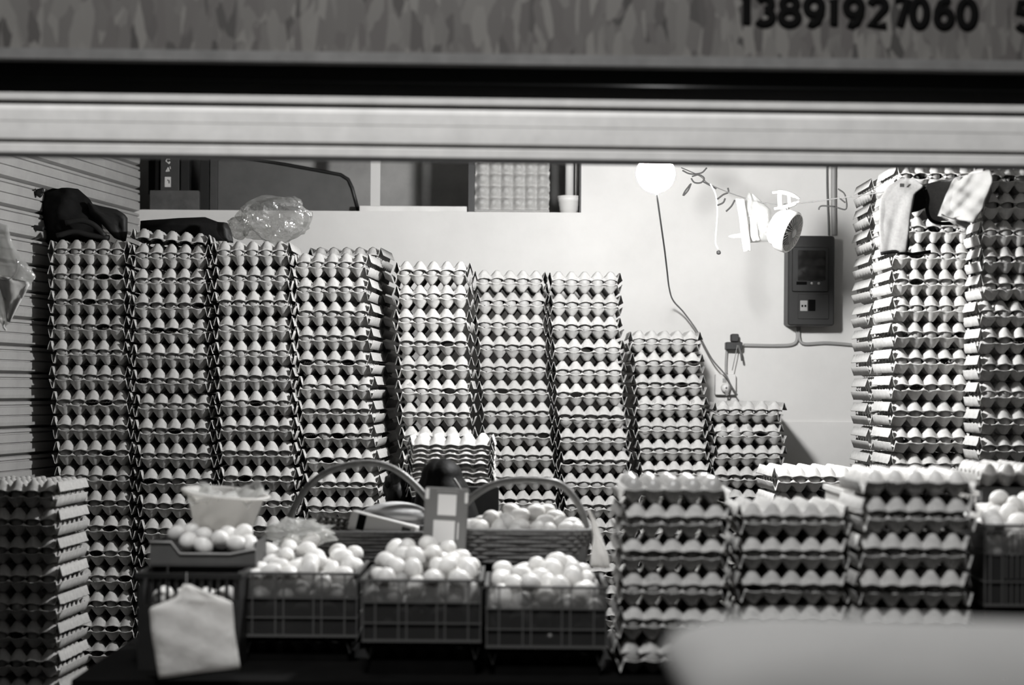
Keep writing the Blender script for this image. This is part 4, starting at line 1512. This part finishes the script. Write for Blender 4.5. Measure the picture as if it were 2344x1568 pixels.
# ------------------------------------------------------------------ meter box, cables and socket on the wall
mb_ = thing('meter_box', 'dark electricity meter box with a glass window on the white wall', 'meter box', P(1858, 745, WB))
DM = WB - 0.11
def mpx(x0, y0, x1, y1, ya, yb, r=0.004):
    a, b = P(x0, y1, DM), P(x1, y0, DM)
    return MB().rbox((a.x, ya, a.z), (b.x, yb, b.z), r)
mpx(1803, 540, 1911, 745, DM, WB - 0.0005, 0.01).build('housing', M['meter'], mb_)
wfr = mpx(1812, 566, 1896, 668, DM - 0.010, DM - 0.0005, 0.006).build('window_frame', M['blackplastic'], mb_)
mpx(1825, 574, 1889, 643, DM - 0.0125, DM - 0.0105, 0.004).build('window_glass', M['glass'], wfr)
mpx(1822, 645, 1846, 652, DM - 0.012, DM - 0.0105, 0.001).build('nameplate', M['digit'], wfr)
for xx in (1857, 1873):
    c_ = P(xx, 649, DM)
    MB().lathe([(0.001, 0), (0.005, 0), (0.005, 0.004), (0.001, 0.005)], 12, Matrix.Translation((c_.x, DM - 0.010, c_.z)) @ Matrix.Rotation(PI / 2, 4, 'X')).build('screw', M['midgrey'], wfr, True)
lcv = mpx(1826, 674, 1897, 730, DM - 0.004, DM - 0.0005, 0.003).build('lower_cover', M['meter'], mb_)
mpx(1831, 688, 1848, 712, DM - 0.006, DM - 0.0042, 0.001).build('label_plate', M['midgrey'], lcv)
mpx(1850, 686, 1866, 712, DM - 0.006, DM - 0.0042, 0.001).build('breaker_slot', M['digit'], lcv)
for xx in (1836, 1843):
    mpx(xx - 2, 698, xx + 2, 703, DM - 0.007, DM - 0.0061, 0.0004).build('breaker_switch', M['digit'], lcv)

def cable(name, pts, D, r, m, label, n=60, cat='cable', straight=False):
    w_ = [P(a, b, D) if not isinstance(D, list) else P(a, b, D[i]) for i, (a, b) in enumerate(pts)]
    w_ = w_ if straight else smooth_path(w_, n)
    o = MB().tube(w_, r, 8).build(name, m, None, True)
    return tag(o, label, cat)

DW = WB - 0.012
cable('conduit', [(1909, 300), (1908, 450), (1909, 539)], DW, 0.010, M['conduit'], 'vertical grey conduit running up from the meter box', cat='conduit')
cable('cable', [(1893, 300), (1893, 420), (1896, 505), (1897, 539)], DW, 0.003, M['wire'], 'thin cable beside the conduit above the meter box')
cable('cable', [(1824, 749), (1825, 775), (1815, 788), (1780, 791), (1702, 790)], DW, 0.006, M['conduit'], 'grey cable from the meter box towards the black junction box')
cable('cable', [(1829, 749), (1830, 775), (1842, 787), (1890, 785), (1945, 789), (1962, 792)], DW, 0.006, M['conduit'], 'grey cable from the meter box towards the right stacks')
cable('cable', [(1664, 802), (1662, 830), (1662, 854)], DW, 0.005, M['conduit'], 'grey cable dropping from the junction box to the socket')
jb_ = thing('junction_box', 'black junction box with dangling clips above the wall socket', 'junction box', P(1680, 800, WB))
DJ = WB - 0.05
a, b = P(1662, 800, DJ), P(1700, 783, DJ)
MB().rbox((a.x, DJ, a.z), (b.x, WB - 0.0005, b.z), 0.004).build('body', M['blackplastic'], jb_)
a, b = P(1674, 782, DJ), P(1692, 764, DJ)
MB().rbox((a.x, DJ + 0.005, a.z), (b.x, WB - 0.005, b.z), 0.006).build('plug', M['blackplastic'], jb_)
MB().tube([P(1690, 790, DJ - .003), P(1696, 810, DJ - .003), P(1699, 826, DJ - .003)], 0.004, 6).build('clip', M['wire'], jb_, True)
MB().tube([P(1688, 790, DJ - .003), P(1683, 815, DJ - .003), P(1676, 848, DJ - .003)], 0.0016, 6).build('loose_wire', M['conduit'], jb_, True)
so = thing('wall_socket', 'white double wall socket with a plug in it', 'socket', P(1661, 905, WB))
a, b = P(1637, 904, WB - .03), P(1685, 857, WB - .03)
MB().rbox((a.x, WB - 0.03, a.z), (b.x, WB - 0.0005, b.z), 0.005).build('plate', M['white'], so)
c_ = P(1661, 888, WB - .03)
MB().lathe([(0.001, 0), (0.018, 0), (0.018, 0.018), (0.013, 0.024), (0.001, 0.024)], 20, Matrix.Translation((c_.x, WB - 0.0305, c_.z)) @ Matrix.Rotation(PI / 2, 4, 'X')).build('plug', M['white'], so, True)
MB().lathe([(0.001, 0), (0.004, 0), (0.004, 0.002), (0.001, 0.002)], 12, Matrix.Translation((c_.x, WB - 0.0547, c_.z)) @ Matrix.Rotation(PI / 2, 4, 'X')).build('plug_screw', M['wire'], [c for c in so.children if c.name.startswith('plug')][0], True)
MB().box((P(1654, 876, WB - .03).x, WB - 0.0315, P(1654, 876, WB - .03).z), (P(1663, 866, WB - .03).x, WB - 0.0302, P(1663, 866, WB - .03).z)).build('socket_holes', M['midgrey'], so)
MB().tube(smooth_path([P(1661, 893, WB - .058), P(1664, 905, WB - .06), P(1670, 880, WB - .065), P(1663, 858, WB - .04), P(1664, 850, DW)], 20), 0.003, 6).build('plug_cord', M['conduit'], so, True)

cable('lamp_wire', [(1503, 440), (1507, 470), (1514, 520), (1521, 570), (1527, 620), (1532, 660), (1541, 688), (1565, 715), (1594, 755), (1612, 790), (1632, 825), (1660, 858), (1675, 885), (1688, 905)],
      [5.53, 5.75, 6.0, 6.3, 6.6, 6.85, 7.05, 7.12, 7.13, 7.13, 7.13, 7.12, 7.12, 7.12], 0.0028, M['wire'], 'thin wire running from the bulb down the white wall', 90)

# ------------------------------------------------------------------ the line with its hanging things
line = [(1560, 384, 6.6), (1600, 402, 6.5), (1625, 422, 6.45), (1680, 445, 6.35), (1740, 463, 6.25), (1790, 468, 6.2), (1850, 463, 6.1), (1930, 452, 5.95), (2020, 440, 5.8), (2110, 424, 5.71), (2200, 404, 5.69), (2275, 392, 5.68)]
lw = MB().tube(smooth_path([P(*p) for p in line], 80), 0.0018, 6).build('wash_line', M['wire'], None, True)
tag(lw, 'thin drooping line strung across the white wall', 'line')
def wires(name, label, paths, D, r, m, cat):
    t = thing(name, label, cat, P(*paths[0][0], D))
    for p in paths:
        MB().tube(smooth_path([P(a, b, D) for a, b in p], 16), r, 6).build('wire', m, t, True)
    return t
wires('clip_hanger', 'tangled grey clip hanger on the line beside the bulb', [[(1562, 390), (1580, 398), (1605, 396), (1618, 384)], [(1582, 408), (1590, 418), (1605, 418), (1612, 408), (1600, 400), (1584, 404)], [(1582, 420), (1575, 436), (1564, 448), (1568, 438), (1580, 422)], [(1610, 416), (1625, 424), (1640, 432)]], 6.45, 0.0026, M['hanger'], 'hanger')
wires('clip_hanger', 'small grey wire clip next to the white hanging cord', [[(1642, 456), (1655, 446), (1667, 440), (1666, 430)], [(1642, 470), (1655, 464), (1660, 454)], [(1662, 484), (1674, 472), (1682, 458)]], 6.38, 0.0028, M['hanger'], 'hanger')
wires('clip_hanger', 'grey wire hanger on the line right of the conduit', [[(1874, 480), (1876, 474), (1884, 471), (1912, 473)], [(1918, 432), (1934, 446), (1937, 478), (1915, 475)], [(1920, 452), (1935, 464)]], 6.1, 0.0024, M['hanger'], 'hanger')
hc_ = thing('hanging_charger', 'white cord with a small dark plug hanging from the line', 'cord', P(1643, 580, 6.42))
MB().tube(smooth_path([P(1626, 421, 6.43), P(1638, 445, 6.42), P(1642, 480, 6.42), P(1640, 520, 6.42), P(1638, 555, 6.42), P(1644, 570, 6.42)], 30), 0.0028, 6).build('cord', M['wirew'], hc_, True)
lump(P(1645, 578, 6.42), (0.008, 0.007, 0.008), seed=3, n=10, k=6).build('plug', M['dark'], hc_, True)

hb_ = thing('hanging_bag', 'clear plastic bag with a white rolled sponge on the line', 'bag', P(1725, 585, 6.28))
sheet([(1712, 442), (1700, 480), (1706, 530), (1716, 556)], [(1724, 444), (1764, 480), (1770, 520), (1766, 553)], 6.28, puff=0.03, wr=0.005, seed=61, rows=20, cols=14).build('body', M['film2'], hb_, True)
sheet([(1684, 455), (1692, 500), (1696, 540), (1702, 576)], [(1704, 456), (1712, 500), (1716, 540), (1719, 574)], 6.24, puff=0.010, wr=0.002, seed=62, rows=18, cols=10).build('sponge', M['white'], hb_, True)
sheet([(1668, 540), (1676, 537), (1696, 534)], [(1668, 543), (1678, 546), (1700, 544)], 6.24, puff=0.005, wr=0.0, seed=63, rows=8, cols=5).build('torn_corner', M['white'], hb_, True)
sheet([(1716, 500), (1712, 540), (1722, 553)], [(1733, 500), (1736, 540), (1740, 550)], 6.26, puff=0.012, wr=0.002, seed=64, rows=10, cols=8).build('paper_roll', M['white'], hb_, True)

# clip-on fan
DF = 6.15
fan = thing('clip_fan', 'small white clip-on fan hanging upside down from the line', 'fan', P(1805, 575, DF))
fc = P(1800, 528, DF)
FM = Matrix.Translation(fc) @ Vector((0.80, -0.48, -0.36)).to_track_quat('Z', 'Y').to_matrix().to_4x4()
# local z of FM points out of the grille
RF = 0.068
MB().lathe([(0.020, -0.045), (0.050, -0.043), (0.058, -0.034), (0.0585, -0.022), (RF, -0.012), (RF + 0.001, 0.018), (RF - 0.004, 0.024), (RF - 0.006, 0.024), (RF - 0.006, 0.0), (0.02, -0.04)], 40, FM, cap=False).build('housing', M['white'], fan, True)
fhs = fan.children[0]
for q in range(30):
    an = 2 * PI * q / 30
    MB().tube([FM @ Vector((0.016 * math.cos(an), 0.016 * math.sin(an), 0.026)), FM @ Vector(((RF - 0.005) * math.cos(an + 0.25), (RF - 0.005) * math.sin(an + 0.25), 0.022))], 0.0011, 5).build('grille_bar', M['midgrey'], fan, True)
MB().lathe([(0.001, 0.024), (0.016, 0.024), (0.014, 0.029), (0.001, 0.030)], 20, FM).build('hub_cap', M['midgrey'], fan, True)
for q in range(4):
    an = 2 * PI * q / 4
    bl = MB()
    vs = []
    for t in (0, 1):
        for (rr, da, zz) in ((0.012, 0, -0.004), (0.055, -0.1, -0.008), (0.056, 0.75, 0.010), (0.012, 0.7, 0.006)):
            vs.append(FM @ Vector((rr * math.cos(an + da), rr * math.sin(an + da), zz - 0.002 * t)))
    bl.add(vs, [(0, 1, 2, 3), (7, 6, 5, 4), (0, 4, 5, 1), (1, 5, 6, 2), (2, 6, 7, 3), (3, 7, 4, 0)])
    bl.build('fan_blade', M['dark2'], fan)
for q in range(18):
    an = -2.1 + 0.13 * q + 3.2
    MB().box((-0.0013, -0.001, -0.0075), (0.0013, 0.001, 0.0075), FM @ Matrix.Rotation(an, 4, 'Z') @ Matrix.Translation((0, -RF * 0.93, -0.017)) @ Matrix.Rotation(-0.6, 4, 'X')).build('vent_slot', M['dark'], fhs)
cp = [(1768, 441), (1790, 440), (1812, 446), (1830, 455)]
MB().tube(smooth_path([P(a, b, DF) for a, b in cp], 14), [0.004] * 3 + [0.007] * 8 + [0.004] * 3, 8).build('clip_jaw', M['white'], fan, True)
cp = [(1772, 478), (1795, 474), (1815, 468), (1829, 461)]
MB().tube(smooth_path([P(a, b, DF) for a, b in cp], 14), [0.004] * 3 + [0.007] * 8 + [0.004] * 3, 8).build('clip_jaw', M['white'], fan, True)
MB().tube([P(1785, 445, DF), P(1786, 474, DF)], 0.008, 8).build('clip_spring', M['white'], fan, True)
MB().tube([P(1806, 446, DF), P(1808, 470, DF)], 0.006, 8).build('clip_spring', M['white'], fan, True)
MB().tube([P(1800, 474, DF), P(1797, 490, DF)], 0.010, 10).build('neck', M['grey'], fan, True)

# apron and cloths on the line
DA = 5.70
ap = thing('apron', 'grey apron with dark binding hanging in front of the tall right stack', 'apron', P(2060, 580, DA))
sheet([(2070, 404), (2036, 424), (2016, 455), (2014, 520), (2018, 577)], [(2090, 412), (2112, 428), (2090, 445), (2080, 500), (2076, 545), (2072, 578)], DA, puff=0.002, wr=0.0025, seed=71, rows=24, cols=14, depth_fn=lambda t, u: (0.5 - t) * 0.05).build('front_panel', M['greyc'], ap, True)
sheet([(2104, 426), (2084, 448), (2079, 480), (2082, 488)], [(2110, 428), (2120, 446), (2119, 476), (2100, 484)], DA + 0.03, puff=0.002, wr=0.002, seed=72, rows=12, cols=8).build('lining', M['black'], ap, True)
sheet([(2126, 418), (2124, 450), (2125, 485), (2135, 504)], [(2196, 408), (2200, 450), (2196, 490), (2190, 508)], DA + 0.02, puff=0.002, wr=0.0025, seed=73, rows=18, cols=10, depth_fn=lambda t, u: (0.5 - t) * 0.08).build('side_panel', M['greyc'], ap, True)
for pts, d in (([(2118, 432), (2104, 427), (2088, 440), (2079, 468), (2079, 500), (2075, 530), (2078, 556), (2070, 578), (2045, 576), (2016, 581)], DA - 0.008), ([(2118, 434), (2124, 455), (2122, 480), (2130, 502), (2150, 511), (2180, 511), (2204, 507)], DA + 0.012), ([(2070, 579), (2090, 582), (2130, 576)], DA + 0.02)):
    MB().tube(smooth_path([P(a, b, d) for a, b in pts], 40), 0.0055, 6).build('binding', M['black'], ap, True)
pxbox(MB(), 2060, 420, 2070, 428, DA - 0.012, 0.002).build('patch', M['dark'], ap)
wc = thing('white_cloth', 'white frilled cloth hanging over the apron on the line', 'cloth', P(2210, 525, 5.66))
sheet([(2190, 404), (2172, 440), (2158, 475), (2152, 492)], [(2258, 392), (2262, 420), (2242, 480), (2222, 512)], 5.66, puff=0.004, wr=0.006, seed=75, rows=22, cols=20, depth_fn=lambda t, u: (0.5 - t) * 0.09).build('cloth', M['whitec'], wc, True)
sheet([(2152, 490), (2155, 496)], [(2224, 511), (2207, 528)], 5.655, puff=0.003, wr=0.007, seed=76, rows=6, cols=26).build('frill', M['whitec'], wc, True)
sheet([(2250, 396), (2244, 440), (2240, 468)], [(2268, 408), (2270, 440), (2262, 466)], 5.70, puff=0.003, wr=0.004, seed=77, rows=10, cols=8).build('rear_fold', M['greyc'], wc, True)

# printed plastic bag at the left edge
lb = thing('printed_bag', 'clear printed plastic bag hanging at the left edge on the slatted wall', 'bag', P(20, 755, 5.62))
sheet([(-40, 500), (-60, 560), (-50, 640), (-20, 700), (8, 750)], [(18, 516), (30, 560), (82, 632), (66, 655), (20, 742)], 5.62, puff=0.016, wr=0.006, seed=81, rows=24, cols=20).build('body', M['film2'], lb, True)
sheet([(-20, 625), (0, 660), (10, 700), (16, 735)], [(40, 640), (70, 646), (48, 690), (22, 740)], 5.60, puff=0.003, wr=0.003, seed=82, rows=12, cols=10).build('paper_insert', M['white'], lb, True)
cc = P(12, 608, 5.595)
MB().tube([Vector((cc.x + 0.037 * math.cos(t), 5.592, cc.z + 0.042 * math.sin(t))) for t in np.linspace(-1.9, 0.5, 20)], 0.0016, 5).build('printed_ring', M['midgrey'], lb)
MB().tube(smooth_path([P(10, 735, 5.6), P(8, 748, 5.6), P(14, 756, 5.6)], 8), 0.003, 6).build('bag_tail', M['white'], lb, True)
MB().tube([P(-15, 505, 5.62), P(-25, 450, 5.64), Vector((lwx(5.66) + 0.0, 5.66, P(-30, 430, 5.66).z))], 0.002, 6).build('hook_wire', M['wire'], lb, True)

# ------------------------------------------------------------------ blurred pale thing in the foreground
fb_ = thing('foreground_bin', 'large pale rounded lid on a dark bin, blurred at lower right', 'bin', (0.52, 1.86, 0))
def loft_rings(rings):
    m = MB()
    n = len(rings[0])
    vs = [v for r in rings for v in r]
    fs = []
    for i in range(len(rings) - 1):
        for j in range(n):
            fs.append((i * n + j, i * n + (j + 1) % n, (i + 1) * n + (j + 1) % n, (i + 1) * n + j))
    fs.append(tuple(range(n - 1, -1, -1)))
    fs.append(tuple(range((len(rings) - 1) * n, len(rings) * n)))
    return m.add(vs, fs)
def rr_ring(x0, x1, y0, y1, r, z, seg=6, slope=0.0):
    out = []
    for cx, cy, a0 in ((x1 - r, y1 - r, 0), (x0 + r, y1 - r, 90), (x0 + r, y0 + r, 180), (x1 - r, y0 + r, 270)):
        for k in range(seg + 1):
            a = math.radians(a0 + 90 * k / seg)
            x = cx + r * math.cos(a)
            out.append((x, cy + r * math.sin(a), z + slope * (x - x0)))
    return out
gx0, gx1, gy0, gy1 = 0.158, 0.86, 1.55, 2.02
lz = CZ - 0.2365
ins = [(0.0, -0.012), (-0.004, 0.0), (0.0, 0.010), (0.012, 0.024), (0.035, 0.034), (0.08, 0.041), (0.16, 0.045)]
loft_rings([rr_ring(gx0 + i_, gx1 - i_, gy0 + i_, gy1 - i_, max(0.02, 0.07 - i_ * 0.3), lz - 0.03 + dz, slope=-0.02) for i_, dz in ins]).build('lid', M['bin'], fb_, True)
loft_rings([rr_ring(gx0 + 0.09 - 0.07 * f, gx1 - 0.09 + 0.07 * f, gy0 + 0.07 - 0.05 * f, gy1 - 0.07 + 0.05 * f, 0.05, f * (lz - 0.062), slope=-0.02 * f) for f in (0.0, 0.5, 1.0)]).build('body', M['blackplastic'], fb_, True)

# ------------------------------------------------------------------ joined rest: hidden trays and eggs glimpsed between trays
def join_instances(name, V, Fc, mats, m):
    n = len(V)
    vs = np.concatenate([V @ np.array(q.to_3x3()).T + np.array(q.translation) for q in mats])
    fs = np.concatenate([Fc + i * n for i in range(len(mats))])
    return link(name, mesh_np(name, vs, fs, m))


# flipping by rotation keeps the winding, so plain transforms are enough
o = join_instances('egg_trays', lowV, lowF, low_list, M['pulp'])
tag(o, 'further egg trays behind and below the visible stacks', 'egg trays')
o['kind'] = 'stuff'
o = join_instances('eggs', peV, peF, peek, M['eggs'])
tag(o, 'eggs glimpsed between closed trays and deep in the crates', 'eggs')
o['kind'] = 'stuff'

bpy.context.view_layer.update()
ne = sum(1 for o in bpy.data.objects if o.get('category') == 'egg')
nt_ = sum(1 for o in bpy.data.objects if o.get('category') == 'egg tray')
print('EGGS', ne, 'TRAYS', nt_, 'heaps', counts, 'low', len(low_list), 'peek', len(peek))
